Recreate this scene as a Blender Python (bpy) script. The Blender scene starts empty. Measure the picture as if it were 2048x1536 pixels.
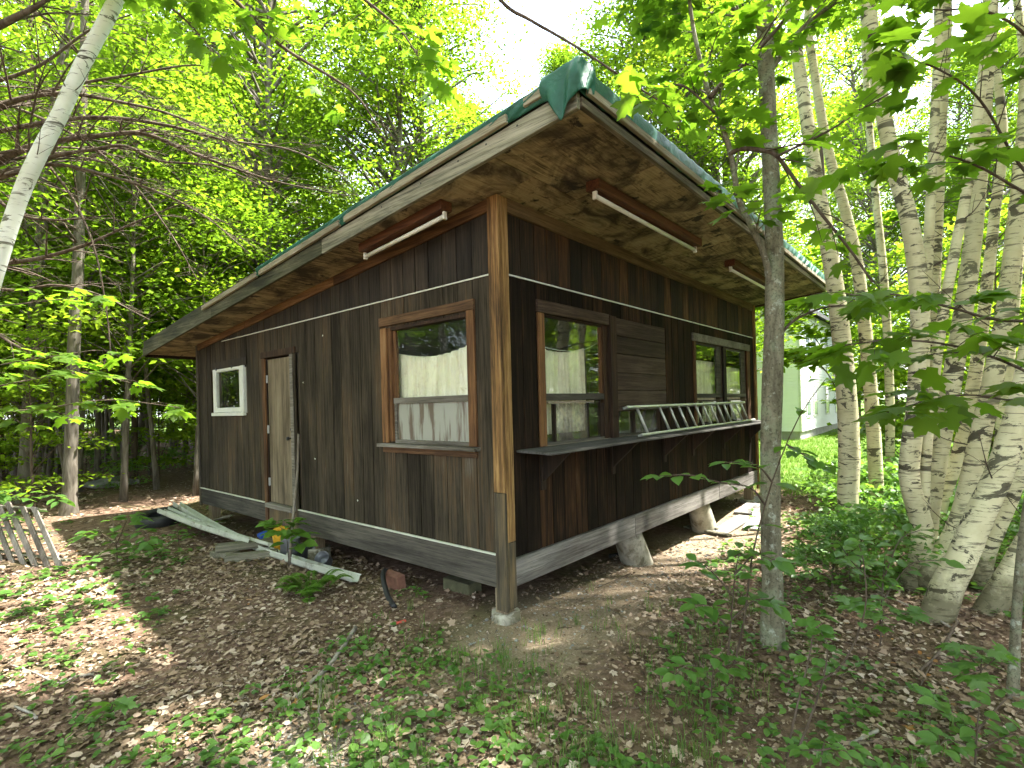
import bpy, bmesh, math, random
import numpy as np
from mathutils import Vector, Matrix

scene = bpy.context.scene
R = math.radians

# ------------------------------------------------------------------ camera
CX, CY, CZ = -3.3589, -3.0208, 1.3020
YAW, ROLL, FPX, PPY = R(40.8617), R(1.487), 1049.47, 809.71
FW = Vector((math.cos(YAW), math.sin(YAW), 0)); RT = Vector((math.sin(YAW), -math.cos(YAW), 0)); UP = Vector((0, 0, 1))
cam_d = bpy.data.cameras.new('camera'); cam = bpy.data.objects.new('camera', cam_d)
scene.collection.objects.link(cam); scene.camera = cam
cr, sr = math.cos(ROLL), math.sin(ROLL)
xc = RT * cr - UP * sr; yc = RT * sr + UP * cr; zc = -FW
cam.matrix_world = Matrix(((xc.x, yc.x, zc.x, CX), (xc.y, yc.y, zc.y, CY), (xc.z, yc.z, zc.z, CZ), (0, 0, 0, 1)))
cam_d.sensor_width = 36; cam_d.lens = FPX / 2048 * 36; cam_d.shift_y = (PPY - 768) / 2048
cam_d.clip_start = 0.05; cam_d.clip_end = 600

# ------------------------------------------------------------------ light
SUN_EL = R(62); SUN_H = Vector((0.70, -0.714, 0)).normalized()
TO_SUN = Vector((SUN_H.x * math.cos(SUN_EL), SUN_H.y * math.cos(SUN_EL), math.sin(SUN_EL)))
world = bpy.data.worlds.new('World'); scene.world = world; world.use_nodes = True
wn = world.node_tree; wn.nodes.clear()
wo = wn.nodes.new('ShaderNodeOutputWorld'); bg = wn.nodes.new('ShaderNodeBackground')
sky = wn.nodes.new('ShaderNodeTexSky'); sky.sky_type = 'NISHITA'; sky.sun_disc = False
sky.sun_elevation = SUN_EL; sky.sun_rotation = math.atan2(SUN_H.x, SUN_H.y)
sky.air_density = 1.2; sky.dust_density = 2.0; sky.ozone_density = 1.0
wt = wn.nodes.new('ShaderNodeTexCoord'); wnz = wn.nodes.new('ShaderNodeTexNoise')
wnz.inputs['Scale'].default_value = 2.2; wnz.inputs['Detail'].default_value = 6; wnz.inputs['Roughness'].default_value = 0.55
wr = wn.nodes.new('ShaderNodeValToRGB'); wr.color_ramp.elements[0].position = 0.30; wr.color_ramp.elements[1].position = 0.62
wr.color_ramp.elements[0].color = (0.35, 0.35, 0.35, 1); wr.color_ramp.elements[1].color = (1, 1, 1, 1)
wm = wn.nodes.new('ShaderNodeMix'); wm.data_type = 'RGBA'
wm.inputs[7].default_value = (2.2, 2.3, 2.45, 1)
wn.links.new(wt.outputs['Generated'], wnz.inputs['Vector']); wn.links.new(wnz.outputs['Fac'], wr.inputs['Fac'])
wn.links.new(wr.outputs['Color'], wm.inputs[0]); wn.links.new(sky.outputs[0], wm.inputs[6])
wn.links.new(wm.outputs[2], bg.inputs['Color']); bg.inputs['Strength'].default_value = 0.13
wn.links.new(bg.outputs[0], wo.inputs['Surface'])
sun_d = bpy.data.lights.new('sun', 'SUN'); sun_d.energy = 2.3; sun_d.angle = R(1.2); sun_d.color = (1.0, 0.95, 0.86)
sun = bpy.data.objects.new('sun', sun_d); scene.collection.objects.link(sun)
sun.rotation_euler = (-TO_SUN).to_track_quat('-Z', 'Y').to_euler()
vs = scene.view_settings
vs.view_transform = 'Standard'; vs.look = 'None'; vs.exposure = 3.6; vs.gamma = 1.0; vs.use_curve_mapping = False
scene.render.engine = 'CYCLES'
cy = scene.cycles
cy.max_bounces = 4; cy.diffuse_bounces = 3; cy.glossy_bounces = 2; cy.transmission_bounces = 3; cy.transparent_max_bounces = 8
cy.caustics_reflective = False; cy.caustics_refractive = False; cy.use_adaptive_sampling = True; cy.adaptive_threshold = 0.04
cy.use_denoising = True
try: cy.denoiser = 'OPENIMAGEDENOISE'
except Exception: pass

# ------------------------------------------------------------------ helpers
COL = scene.collection
def P(px, py, dep):
    """a point of the place, from where it is seen in the picture and how far away it stands"""
    a = px - 1024; b = py - PPY
    u = cr * a - sr * b; v = sr * a + cr * b
    return Vector((CX, CY, CZ)) + dep * (FW + RT * (u / FPX) - UP * (v / FPX))

def dep_of(x, y): return (x - CX) * FW.x + (y - CY) * FW.y

def gz(x, y):
    x = np.asarray(x, float); y = np.asarray(y, float)
    z = -0.60 + 0.022 * np.sin(0.9 * x + 0.3) * np.cos(0.8 * y) + 0.014 * np.sin(2.3 * x + 1.1 * y) + 0.010 * np.sin(1.7 * y - 2.9 * x + 1)
    z = z + 0.05 * np.exp(-((x + 0.3) ** 2 + (y + 0.5) ** 2) / 1.2)
    z = z - 0.14 * np.exp(-((x - 3.8) ** 2 / 5.0 + (y - 0.3) ** 2 / 1.6))
    z = z - 0.06 * np.exp(-(((x - 3.5) / 4) ** 4 + ((y - 3.5) / 4) ** 4))
    z = z + 0.018 * np.clip(y - 9, 0, 40) * (x < 60) + 0.010 * np.clip(x - 9, 0, 30)
    z = z + 0.10 * np.exp(-((x - 2.4) ** 2 + (y + 2.9) ** 2) / 0.9)
    return z
def G(x, y): return float(gz(x, y))
def ground_at(px, py):
    d = P(px, py, 1.0) - Vector((CX, CY, CZ)); z = -0.6
    for _ in range(8):
        t = (z - CZ) / d.z; x = CX + d.x * t; y = CY + d.y * t; z = G(x, y)
    return Vector((x, y, z))

def mesh_np(name, V, F, smooth=False, v=None):
    V = np.asarray(V, np.float32); F = np.asarray(F, np.int32); k = F.shape[1]
    me = bpy.data.meshes.new(name)
    me.vertices.add(len(V)); me.vertices.foreach_set('co', V.ravel())
    me.loops.add(F.size); me.loops.foreach_set('vertex_index', F.ravel())
    me.polygons.add(len(F)); me.polygons.foreach_set('loop_start', np.arange(0, F.size, k, dtype=np.int32))
    if smooth: me.polygons.foreach_set('use_smooth', np.ones(len(F), bool))
    if v is not None:
        a = me.attributes.new('v', 'FLOAT', 'POINT'); a.data.foreach_set('value', np.asarray(v, np.float32))
    me.update(calc_edges=True); me.validate()
    return me

def link(name, me, m=None, parent=None, loc=None):
    o = bpy.data.objects.new(name, me)
    if m is not None and me is not None and not me.materials: me.materials.append(m)
    COL.objects.link(o); o.parent = parent
    if loc is not None: o.location = loc
    return o
def tag(o, label, cat, group=None, kind=None):
    o['label'] = label; o['category'] = cat
    if group: o['group'] = group
    if kind: o['kind'] = kind
    return o
def empty(name, loc=(0, 0, 0)):
    o = bpy.data.objects.new(name, None); COL.objects.link(o); o.location = loc; return o
def thing(name, label, cat, loc=(0, 0, 0), group=None): return tag(empty(name, loc), label, cat, group)

_boxc = {}
def box(name, m, parent, x0, x1, y0, y1, z0, z1, bev=0.0, share=True):
    """an axis-aligned board; its origin is its low corner; alike boards share one mesh"""
    key = (round(x1 - x0, 4), round(y1 - y0, 4), round(z1 - z0, 4), bev, m.name)
    me = _boxc.get(key) if share else None
    if me is None:
        bm = bmesh.new(); bmesh.ops.create_cube(bm, size=1)
        for vv in bm.verts: vv.co = Vector(((vv.co.x + .5) * key[0], (vv.co.y + .5) * key[1], (vv.co.z + .5) * key[2]))
        if bev: bmesh.ops.bevel(bm, geom=bm.edges[:], offset=bev, segments=1, affect='EDGES')
        me = bpy.data.meshes.new(name); bm.to_mesh(me); bm.free(); me.materials.append(m)
        _boxc[key] = me
    o = link(name, me, None, parent)
    pl = parent.matrix_basis.translation if parent is not None and parent.parent is None else Vector()
    o.location = Vector((x0, y0, z0)) - (pl if parent is not None else Vector())
    return o

def hexa(name, m, parent, pts, bev=0.0):
    """a solid from its 8 corners: bottom four, then top four"""
    bm = bmesh.new(); vs_ = [bm.verts.new(p) for p in pts]
    for f in ((3, 2, 1, 0), (4, 5, 6, 7), (0, 1, 5, 4), (1, 2, 6, 5), (2, 3, 7, 6), (3, 0, 4, 7)): bm.faces.new([vs_[i] for i in f])
    if bev: bmesh.ops.bevel(bm, geom=bm.edges[:], offset=bev, segments=1, affect='EDGES')
    bmesh.ops.recalc_face_normals(bm, faces=bm.faces[:])
    me = bpy.data.meshes.new(name); bm.to_mesh(me); bm.free()
    return link(name, me, m, parent)
def obox(name, m, parent, o, e1, e2, e3, bev=0.0):
    o = Vector(o); e1 = Vector(e1); e2 = Vector(e2); e3 = Vector(e3)
    return hexa(name, m, parent, [o, o + e1, o + e1 + e2, o + e2, o + e3, o + e1 + e3, o + e1 + e2 + e3, o + e2 + e3], bev)

class MB:
    """collects tubes and quads into one mesh"""
    def __init__(self): self.V = []; self.F = []; self.n = 0
    def add(self, V, F):
        V = np.asarray(V, float); F = np.asarray(F, int)
        self.V.append(V); self.F.append(F + self.n); self.n += len(V)
    def tube(self, pts, rad, seg=6, rough=0.0, rng=None, cap=True):
        pts = np.asarray([tuple(p) for p in pts], float); n = len(pts)
        rad = np.asarray(rad, float) * np.ones(n)
        T = np.gradient(pts, axis=0); T /= np.linalg.norm(T, axis=1)[:, None] + 1e-9
        ref = np.array([1.0, 0.1, 0.05]) if abs(T[0][0]) < 0.8 else np.array([0.1, 1.0, 0.05])
        A = np.cross(T, ref); A /= np.linalg.norm(A, axis=1)[:, None]; B = np.cross(T, A)
        a = np.linspace(0, 2 * math.pi, seg, endpoint=False)
        rr = rad[:, None] * np.ones((n, seg))
        if rough and rng is not None: rr = rr * (1 + rough * (rng.random((n, seg)) - .5))
        V = pts[:, None, :] + rr[:, :, None] * (np.cos(a)[None, :, None] * A[:, None, :] + np.sin(a)[None, :, None] * B[:, None, :])
        i = np.arange(n - 1)[:, None] * seg; j = np.arange(seg)[None, :]; k = (np.arange(seg) + 1)[None, :] % seg
        F = np.stack([i + j, i + k, i + seg + k, i + seg + j], -1).reshape(-1, 4)
        V = V.reshape(-1, 3)
        if cap:
            c = len(V); V = np.vstack([V, pts[0], pts[-1]])
            f0 = np.stack([np.full(seg, c), (np.arange(seg) + 1) % seg, np.arange(seg), np.full(seg, c)], -1)
            b = (n - 1) * seg
            f1 = np.stack([np.full(seg, c + 1), b + np.arange(seg), b + (np.arange(seg) + 1) % seg, np.full(seg, c + 1)], -1)
            self.tri = getattr(self, 'tri', []); self.tri.append(f0[:, :3] + self.n); self.tri.append(f1[:, :3] + self.n)
        self.V.append(V); self.F.append(F + self.n); self.n += len(V)
    def mesh(self, name, smooth=True):
        V = np.vstack(self.V); F = np.vstack(self.F)
        T = [F[:, [0, 1, 2]], F[:, [0, 2, 3]]] + getattr(self, 'tri', [])
        return mesh_np(name, V, np.vstack(T), smooth)
    def build(self, name, m, parent=None, smooth=True): return link(name, self.mesh(name, smooth), m, parent)

def curve_pts(pts, n=24):
    """Catmull-Rom through the given points"""
    p = [Vector(q) for q in pts]; p = [p[0] * 2 - p[1]] + p + [p[-1] * 2 - p[-2]]; out = []
    m = len(p) - 3
    for i in range(m):
        k = max(2, n // m)
        for s in range(k):
            t = s / k; a, b, c, d = p[i], p[i + 1], p[i + 2], p[i + 3]
            out.append(0.5 * ((2 * b) + (c - a) * t + (2 * a - 5 * b + 4 * c - d) * t * t + (3 * b - a - 3 * c + d) * t ** 3))
    out.append(p[-2]); return out

# ------------------------------------------------------------------ materials
def new_mat(name):
    m = bpy.data.materials.new(name); m.use_nodes = True; nt = m.node_tree
    b = nt.nodes['Principled BSDF']; return m, nt, b
def nd(nt, t, **kw):
    n = nt.nodes.new(t)
    for k, val in kw.items():
        if k in n.inputs: n.inputs[k].default_value = val
        else: setattr(n, k, val)
    return n
def ramp(nt, stops, src, interp='LINEAR'):
    r = nt.nodes.new('ShaderNodeValToRGB'); e = r.color_ramp; e.interpolation = interp
    while len(e.elements) < len(stops): e.elements.new(0.5)
    for el, (p, c) in zip(e.elements, stops): el.position = p; el.color = (*c, 1) if len(c) == 3 else c
    nt.links.new(src, r.inputs['Fac']); return r.outputs['Color']
def mth(nt, op, a, b=None, clamp=False):
    n = nt.nodes.new('ShaderNodeMath'); n.operation = op; n.use_clamp = clamp
    for i, q in enumerate((a, b)):
        if q is None: continue
        if isinstance(q, (int, float)): n.inputs[i].default_value = q
        else: nt.links.new(q, n.inputs[i])
    return n.outputs[0]
def mixc(nt, f, a, b, mode='MIX'):
    n = nt.nodes.new('ShaderNodeMix'); n.data_type = 'RGBA'; n.blend_type = mode
    for i, q in ((0, f), (6, a), (7, b)):
        if isinstance(q, (int, float)): n.inputs[i].default_value = q
        elif isinstance(q, tuple): n.inputs[i].default_value = (*q, 1)
        else: nt.links.new(q, n.inputs[i])
    return n.outputs[2]
def coords(nt, scale=(1, 1, 1), rnd=True, kind='Object'):
    tc = nt.nodes.new('ShaderNodeTexCoord'); v = tc.outputs[kind]
    oi = nt.nodes.new('ShaderNodeObjectInfo')
    if rnd:
        s = nt.nodes.new('ShaderNodeVectorMath'); s.operation = 'ADD'
        q = nt.nodes.new('ShaderNodeCombineXYZ')
        nt.links.new(mth(nt, 'MULTIPLY', oi.outputs['Random'], 37.0), q.inputs[0])
        nt.links.new(mth(nt, 'MULTIPLY', oi.outputs['Random'], 71.0), q.inputs[1])
        nt.links.new(mth(nt, 'MULTIPLY', oi.outputs['Random'], 53.0), q.inputs[2])
        nt.links.new(v, s.inputs[0]); nt.links.new(q.outputs[0], s.inputs[1]); v = s.outputs[0]
    mp = nt.nodes.new('ShaderNodeMapping'); mp.inputs['Scale'].default_value = scale; nt.links.new(v, mp.inputs['Vector'])
    return mp.outputs[0], oi.outputs['Random'], v
def noise(nt, vec, scale, detail=4, rough=.55, dist=0.0):
    n = nt.nodes.new('ShaderNodeTexNoise'); n.inputs['Scale'].default_value = scale; n.inputs['Detail'].default_value = detail
    n.inputs['Roughness'].default_value = rough; n.inputs['Distortion'].default_value = dist
    nt.links.new(vec, n.inputs['Vector']); return n.outputs['Fac']
def bump(nt, b, h, strength=.3, dist=.01):
    n = nt.nodes.new('ShaderNodeBump'); n.inputs['Strength'].default_value = strength; n.inputs['Distance'].default_value = dist
    nt.links.new(h, n.inputs['Height']); nt.links.new(n.outputs[0], b.inputs['Normal'])

def wood(name, stops, grain='z', var=.45, rough=.85, blot=.4, bump_s=.4, spec=.25, scale=1.0):
    """weathered wood: streaks along the grain, larger blotches, a shade of its own for each board"""
    m, nt, b = new_mat(name)
    s = {'x': (1.3, 45, 45), 'y': (45, 1.3, 45), 'z': (45, 45, 1.3)}[grain]
    vec, rnd, raw = coords(nt, tuple(q * scale for q in s))
    n1 = noise(nt, vec, 1.0, 5, .65, .4); s2 = {'x': (.7, 5, 5), 'y': (5, .7, 5), 'z': (5, 5, .7)}[grain]
    mp = nt.nodes.new('ShaderNodeMapping'); mp.inputs['Scale'].default_value = s2; nt.links.new(raw, mp.inputs['Vector'])
    n2 = noise(nt, mp.outputs[0], 1.0, 5, .6, .8)
    geo = nt.nodes.new('ShaderNodeNewGeometry'); mp3 = nt.nodes.new('ShaderNodeMapping')
    mp3.inputs['Scale'].default_value = {'x': (.6, 1.4, 1.4), 'y': (1.4, .6, 1.4), 'z': (1.6, 1.6, .55)}[grain]; nt.links.new(geo.outputs['Position'], mp3.inputs['Vector'])
    n3 = noise(nt, mp3.outputs[0], 1.3, 6, .62, .5)
    k = lambda q, w: mth(nt, 'MULTIPLY', mth(nt, 'SUBTRACT', q, .5), w)
    f = mth(nt, 'ADD', mth(nt, 'ADD', k(n1, 1.0), k(n2, 2.0 * blot)), mth(nt, 'ADD', k(n3, .75), k(rnd, var)))
    f = mth(nt, 'ADD', f, .5)
    c = ramp(nt, stops, f)
    fine = nt.nodes.new('ShaderNodeMapping'); fine.inputs['Scale'].default_value = tuple(q * 3.2 for q in s); nt.links.new(raw, fine.inputs['Vector'])
    n4 = noise(nt, fine.outputs[0], 1.0, 3, .6, .2)
    c = mixc(nt, ramp(nt, [(.53, (0, 0, 0)), (.68, (.6, .6, .6))], n4), c, tuple(q * .35 for q in stops[0][1]))     # dark checks and open grain
    nt.links.new(c, b.inputs['Base Color'])
    b.inputs['Roughness'].default_value = rough; b.inputs['Specular IOR Level'].default_value = spec
    bump(nt, b, mth(nt, 'ADD', n1, mth(nt, 'MULTIPLY', n4, .7)), bump_s, .008)
    return m

M = {}
M['plank_side'] = wood('weathered_side_planks', [(.20, (.014, .011, .0075)), (.40, (.032, .0255, .017)), (.56, (.058, .047, .032)), (.68, (.080, .052, .028)), (.80, (.10, .086, .063)), (.94, (.17, .152, .12))], var=.22, blot=.3, spec=.12)
M['plank_front'] = wood('dark_front_planks', [(.22, (.007, .005, .0035)), (.48, (.015, .010, .0065)), (.62, (.030, .017, .010)), (.78, (.062, .030, .014)), (.94, (.11, .07, .04))], var=.26, blot=.35, spec=.10)
M['plank_front_up'] = wood('reddish_upper_front_planks', [(.22, (.012, .009, .007)), (.45, (.026, .017, .011)), (.6, (.055, .028, .014)), (.75, (.105, .05, .022)), (.92, (.16, .105, .06))], var=.34, blot=.4)
M['plank_up'] = wood('upper_band_planks', [(.22, (.014, .011, .008)), (.5, (.030, .024, .017)), (.7, (.052, .038, .025)), (.92, (.09, .068, .047))], var=.2, blot=.5)
M['plank_panel'] = wood('horizontal_panel_boards', [(.25, (.022, .014, .010)), (.5, (.045, .028, .019)), (.8, (.085, .06, .043))], grain='x', var=.25)
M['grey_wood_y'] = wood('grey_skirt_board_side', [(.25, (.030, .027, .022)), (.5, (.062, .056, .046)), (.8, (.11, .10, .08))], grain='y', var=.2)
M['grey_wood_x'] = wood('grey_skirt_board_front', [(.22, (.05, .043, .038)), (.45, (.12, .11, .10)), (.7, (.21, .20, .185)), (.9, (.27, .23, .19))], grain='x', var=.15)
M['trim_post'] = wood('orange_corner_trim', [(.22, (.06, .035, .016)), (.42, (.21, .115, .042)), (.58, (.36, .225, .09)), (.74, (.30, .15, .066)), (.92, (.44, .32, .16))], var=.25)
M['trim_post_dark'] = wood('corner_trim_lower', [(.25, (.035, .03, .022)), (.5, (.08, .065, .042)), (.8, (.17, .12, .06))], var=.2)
M['trim_win'] = wood('window_casing_brown', [(.25, (.05, .024, .011)), (.5, (.14, .068, .028)), (.75, (.24, .125, .05)), (.92, (.28, .19, .10))], var=.4)
M['trim_win_y'] = wood('window_head_brown', [(.25, (.04, .022, .012)), (.5, (.10, .055, .026)), (.75, (.18, .10, .05)), (.92, (.24, .18, .11))], grain='y', var=.3)
M['trim_win_x'] = wood('window_head_dark', [(.25, (.028, .018, .011)), (.5, (.065, .042, .028)), (.75, (.13, .10, .075)), (.92, (.2, .17, .13))], grain='x', var=.4)
M['trim_dark'] = wood('window_jamb_dark', [(.25, (.012, .009, .007)), (.6, (.035, .02, .012)), (.9, (.08, .045, .022))], var=.4)
M['sill'] = wood('grey_sill', [(.25, (.06, .052, .04)), (.5, (.14, .125, .10)), (.8, (.25, .235, .20))], grain='y', var=.2)
M['sash_x'] = wood('grey_sash_rail', [(.25, (.03, .027, .022)), (.5, (.07, .062, .05)), (.8, (.13, .12, .10))], grain='x', var=.3)
M['eave_trim_y'] = wood('eave_trim_side', [(.25, (.045, .022, .010)), (.5, (.11, .055, .022)), (.75, (.19, .10, .04)), (.92, (.25, .16, .08))], grain='y', var=.3)
M['eave_trim_x'] = wood('eave_trim_front', [(.25, (.055, .035, .018)), (.5, (.13, .085, .042)), (.75, (.2, .135, .07)), (.92, (.26, .19, .11))], grain='x', var=.3)
M['fascia_y'] = wood('lichened_fascia_side', [(.22, (.05, .048, .034)), (.42, (.13, .125, .09)), (.6, (.25, .235, .17)), (.85, (.36, .33, .25))], grain='y', var=.25, blot=.5)
M['fascia_dark'] = wood('mossy_dark_fascia', [(.22, (.022, .022, .013)), (.45, (.055, .055, .033)), (.65, (.105, .10, .062)), (.88, (.20, .19, .13))], grain='y', var=.25, blot=.5)
M['fascia_x'] = wood('lichened_fascia_front', [(.22, (.06, .048, .034)), (.42, (.13, .11, .08)), (.6, (.23, .195, .145)), (.85, (.32, .28, .21))], grain='x', var=.25, blot=.5)
M['batten_y'] = wood('pale_batten_side', [(.22, (.14, .12, .08)), (.5, (.28, .25, .175)), (.8, (.40, .37, .28))], grain='y', var=.3)
M['batten_x'] = wood('pale_batten_front', [(.22, (.13, .105, .075)), (.5, (.26, .22, .16)), (.8, (.38, .33, .26))], grain='x', var=.3)
M['counter'] = wood('grey_counter', [(.25, (.035, .033, .030)), (.5, (.085, .082, .075)), (.8, (.17, .165, .15))], grain='x', var=.2)
M['bracket'] = wood('dark_bracket', [(.25, (.014, .010, .007)), (.6, (.032, .021, .013)), (.9, (.06, .035, .02))], var=.2)
M['door'] = wood('pale_plywood_door', [(.22, (.08, .063, .040)), (.45, (.155, .122, .078)), (.65, (.215, .175, .115)), (.9, (.29, .245, .17))], var=.0, blot=.6, bump_s=.2)
M['old_timber'] = wood('grey_old_timber', [(.25, (.07, .065, .045)), (.5, (.15, .14, .10)), (.8, (.25, .235, .175))], grain='x', var=.3)
M['pallet'] = wood('sunbleached_pallet', [(.25, (.10, .085, .07)), (.5, (.21, .185, .16)), (.8, (.34, .31, .27))], grain='z', var=.3)
M['silver_board'] = wood('silvered_board', [(.22, (.12, .115, .11)), (.5, (.28, .275, .265)), (.8, (.42, .41, .39))], grain='x', var=.2)
M['fixture'] = wood('brown_light_housing', [(.25, (.05, .018, .007)), (.5, (.11, .042, .016)), (.8, (.17, .07, .028))], grain='x', var=.2, rough=.6)
M['fixture_y'] = wood('brown_light_housing_side', [(.25, (.05, .018, .007)), (.5, (.11, .042, .016)), (.8, (.17, .07, .028))], grain='y', var=.2, rough=.6)
M['pole'] = wood('grey_pole', [(.25, (.12, .10, .075)), (.6, (.22, .19, .15)), (.9, (.3, .26, .2))], var=.1)
M['block'] = wood('post_block', [(.25, (.10, .075, .045)), (.5, (.19, .145, .09)), (.8, (.28, .23, .15))], var=.2)

def plain(name, col, rough=.6, metal=0.0, var=.25, scale=6.0, bump_s=.15, spec=.4, dirt=None):
    m, nt, b = new_mat(name); vec, rnd, raw = coords(nt, (scale,) * 3)
    n = noise(nt, vec, 1.0, 6, .6)
    lo = tuple(q * (1 - var) for q in col); hi = tuple(min(1, q * (1 + var)) for q in col)
    c = ramp(nt, [(.3, lo), (.7, hi)], n)
    if dirt:
        n2 = noise(nt, raw, scale * .6, 8, .7, .5); f = ramp(nt, [(dirt[1], (0, 0, 0)), (dirt[1] + .12, (1, 1, 1))], n2)
        c = mixc(nt, f, c, dirt[0])
    nt.links.new(c, b.inputs['Base Color']); b.inputs['Roughness'].default_value = rough; b.inputs['Metallic'].default_value = metal
    b.inputs['Specular IOR Level'].default_value = spec
    bump(nt, b, noise(nt, vec, 6.0, 4, .6), bump_s, .004)
    return m
M['concrete'] = plain('rough_concrete', (.33, .31, .25), .95, var=.3, scale=9, bump_s=.5, dirt=((.13, .115, .075), .49))
M['white_paint'] = plain('chalky_white_paint', (.62, .64, .58), .6, var=.12, scale=5, dirt=((.30, .29, .23), .60))
M['gutter'] = plain('white_gutter_metal', (.46, .48, .40), .5, var=.15, scale=4, dirt=((.16, .14, .09), .54))
M['flash'] = plain('pale_metal_flashing', (.55, .56, .47), .5, var=.15, scale=4)
M['tube'] = plain('dusty_white_tube', (.66, .66, .56), .35, var=.06, scale=3)
M['alu'] = plain('dull_aluminium', (.52, .53, .49), .42, metal=.55, var=.12, scale=8)
M['rubber'] = plain('black_rubber', (.018, .018, .019), .55, var=.3, scale=6)
M['tin'] = plain('galvanised_tin', (.20, .21, .22), .45, metal=.6, var=.3, scale=8)
M['yellow'] = plain('chipped_yellow_paint', (.62, .34, .02), .5, var=.15, scale=9, dirt=((.045, .028, .012), .50))
M['blue'] = plain('blue_plastic', (.03, .09, .5), .4, var=.1)
M['mossy'] = plain('mossy_old_block', (.085, .085, .045), .95, var=.35, scale=9, bump_s=.6)
M['brick'] = plain('old_red_brick', (.16, .075, .05), .95, var=.3, scale=14, bump_s=.6)
M['stone'] = plain('grey_stone', (.28, .28, .26), .95, var=.35, scale=5, bump_s=.7, dirt=((.08, .11, .05), .56))
M['deck'] = plain('dark_roof_edge', (.035, .030, .024), .95, var=.4, scale=5, bump_s=.6, dirt=((.05, .055, .02), .52))
M['inside'] = plain('unlit_interior_board', (.10, .075, .05), .9, var=.3, scale=3)
M['steel'] = plain('grey_hinge_steel', (.42, .44, .44), .45, metal=.5, var=.15)
M['white_cap'] = plain('white_lamp_end', (.66, .65, .56), .5, var=.08)
M['shingle_wall'] = plain('white_house_siding', (.80, .82, .82), .6, var=.03, scale=2, bump_s=.05)
M['found'] = plain('house_foundation', (.35, .34, .32), .9, var=.2, scale=3)
M['house_roof'] = plain('house_roof_shingles', (.09, .09, .095), .9, var=.3, scale=8)
M['dark_pane'] = plain('house_window_pane', (.10, .13, .17), .08, var=.1, spec=.6)
M['red'] = plain('red_scrap', (.55, .09, .06), .6, var=.1)

def soffit_mat():
    m, nt, b = new_mat('stained_soffit_plywood')
    vec, rnd, raw = coords(nt, (1.2, 14, 14), rnd=True)
    n1 = noise(nt, vec, 1.6, 6, .7, 1.6); n2 = noise(nt, raw, 1.5, 6, .62, .6); n3 = noise(nt, raw, 5.0, 5, .6, .3)
    f = mth(nt, 'ADD', mth(nt, 'MULTIPLY', n1, 1.1), mth(nt, 'MULTIPLY', n2, .9)); f = mth(nt, 'SUBTRACT', f, .46)
    f = mth(nt, 'ADD', f, mth(nt, 'MULTIPLY', mth(nt, 'SUBTRACT', rnd, .5), .22))
    c = ramp(nt, [(.26, (.03, .02, .011)), (.38, (.13, .09, .045)), (.50, (.28, .205, .108)), (.66, (.38, .295, .165)), (.82, (.44, .36, .225))], f)
    st = ramp(nt, [(.44, (0, 0, 0)), (.62, (1, 1, 1))], noise(nt, raw, 2.3, 7, .65, 1.0))
    c = mixc(nt, mth(nt, 'MULTIPLY', st, .88), c, (.022, .012, .006))
    sp = ramp(nt, [(.60, (0, 0, 0)), (.66, (1, 1, 1))], n3)
    c = mixc(nt, sp, c, (.025, .018, .012))
    nt.links.new(c, b.inputs['Base Color']); b.inputs['Roughness'].default_value = .9; bump(nt, b, n1, .25, .004)
    return m
M['soffit'] = soffit_mat()

def tarp_mat():
    m, nt, b = new_mat('green_woven_tarp')
    vec, rnd, raw = coords(nt, (1, 1, 1), rnd=False)
    n = noise(nt, raw, 3.0, 6, .6); n2 = noise(nt, raw, 14, 5, .6)
    c = ramp(nt, [(.3, (.008, .060, .038)), (.6, (.016, .105, .068)), (.8, (.04, .15, .115))], n)
    sc = ramp(nt, [(.58, (0, 0, 0)), (.72, (1, 1, 1))], n2)
    c = mixc(nt, mth(nt, 'MULTIPLY', sc, .30), c, (.12, .20, .18))
    nt.links.new(c, b.inputs['Base Color']); b.inputs['Roughness'].default_value = .5; b.inputs['Specular IOR Level'].default_value = .4
    wv = noise(nt, raw, 9, 4, .6, 1.2); bump(nt, b, wv, .5, .02)
    return m
M['tarp'] = tarp_mat()

def glass_mat(name, ior=1.6, haze=.10, hcol=(.30, .32, .27), rough=.015):
    m, nt, b = new_mat(name); nt.nodes.remove(b); out = nt.nodes['Material Output']
    vec, rnd, raw = coords(nt, (1, 1, 1))
    fr = nd(nt, 'ShaderNodeFresnel', IOR=ior); tr = nd(nt, 'ShaderNodeBsdfTransparent', Color=(.97, .98, .97, 1))
    gl = nd(nt, 'ShaderNodeBsdfGlossy', Roughness=rough, Color=(1, 1, 1, 1)); df = nd(nt, 'ShaderNodeBsdfDiffuse', Color=(*hcol, 1))
    bm_ = nd(nt, 'ShaderNodeBump', Strength=.06, Distance=.02); nt.links.new(noise(nt, raw, 3.5, 2, .5), bm_.inputs['Height']); nt.links.new(bm_.outputs[0], gl.inputs['Normal'])
    h = ramp(nt, [(.40, (0, 0, 0)), (.75, (1, 1, 1))], noise(nt, raw, 4.5, 6, .65))
    m1 = nt.nodes.new('ShaderNodeMixShader'); nt.links.new(mth(nt, 'MULTIPLY', h, haze), m1.inputs[0])
    nt.links.new(tr.outputs[0], m1.inputs[1]); nt.links.new(df.outputs[0], m1.inputs[2])
    geo = nt.nodes.new('ShaderNodeNewGeometry'); m2 = nt.nodes.new('ShaderNodeMixShader'); nt.links.new(mth(nt, 'MULTIPLY', fr.outputs[0], mth(nt, 'SUBTRACT', 1.0, geo.outputs['Backfacing'])), m2.inputs[0]); nt.links.new(m1.outputs[0], m2.inputs[1]); nt.links.new(gl.outputs[0], m2.inputs[2])
    nt.links.new(m2.outputs[0], out.inputs['Surface']); return m
M['glass'] = glass_mat('window_glass', 1.75, .08)
M['glass_side'] = glass_mat('side_window_glass', 1.45, .06)
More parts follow.
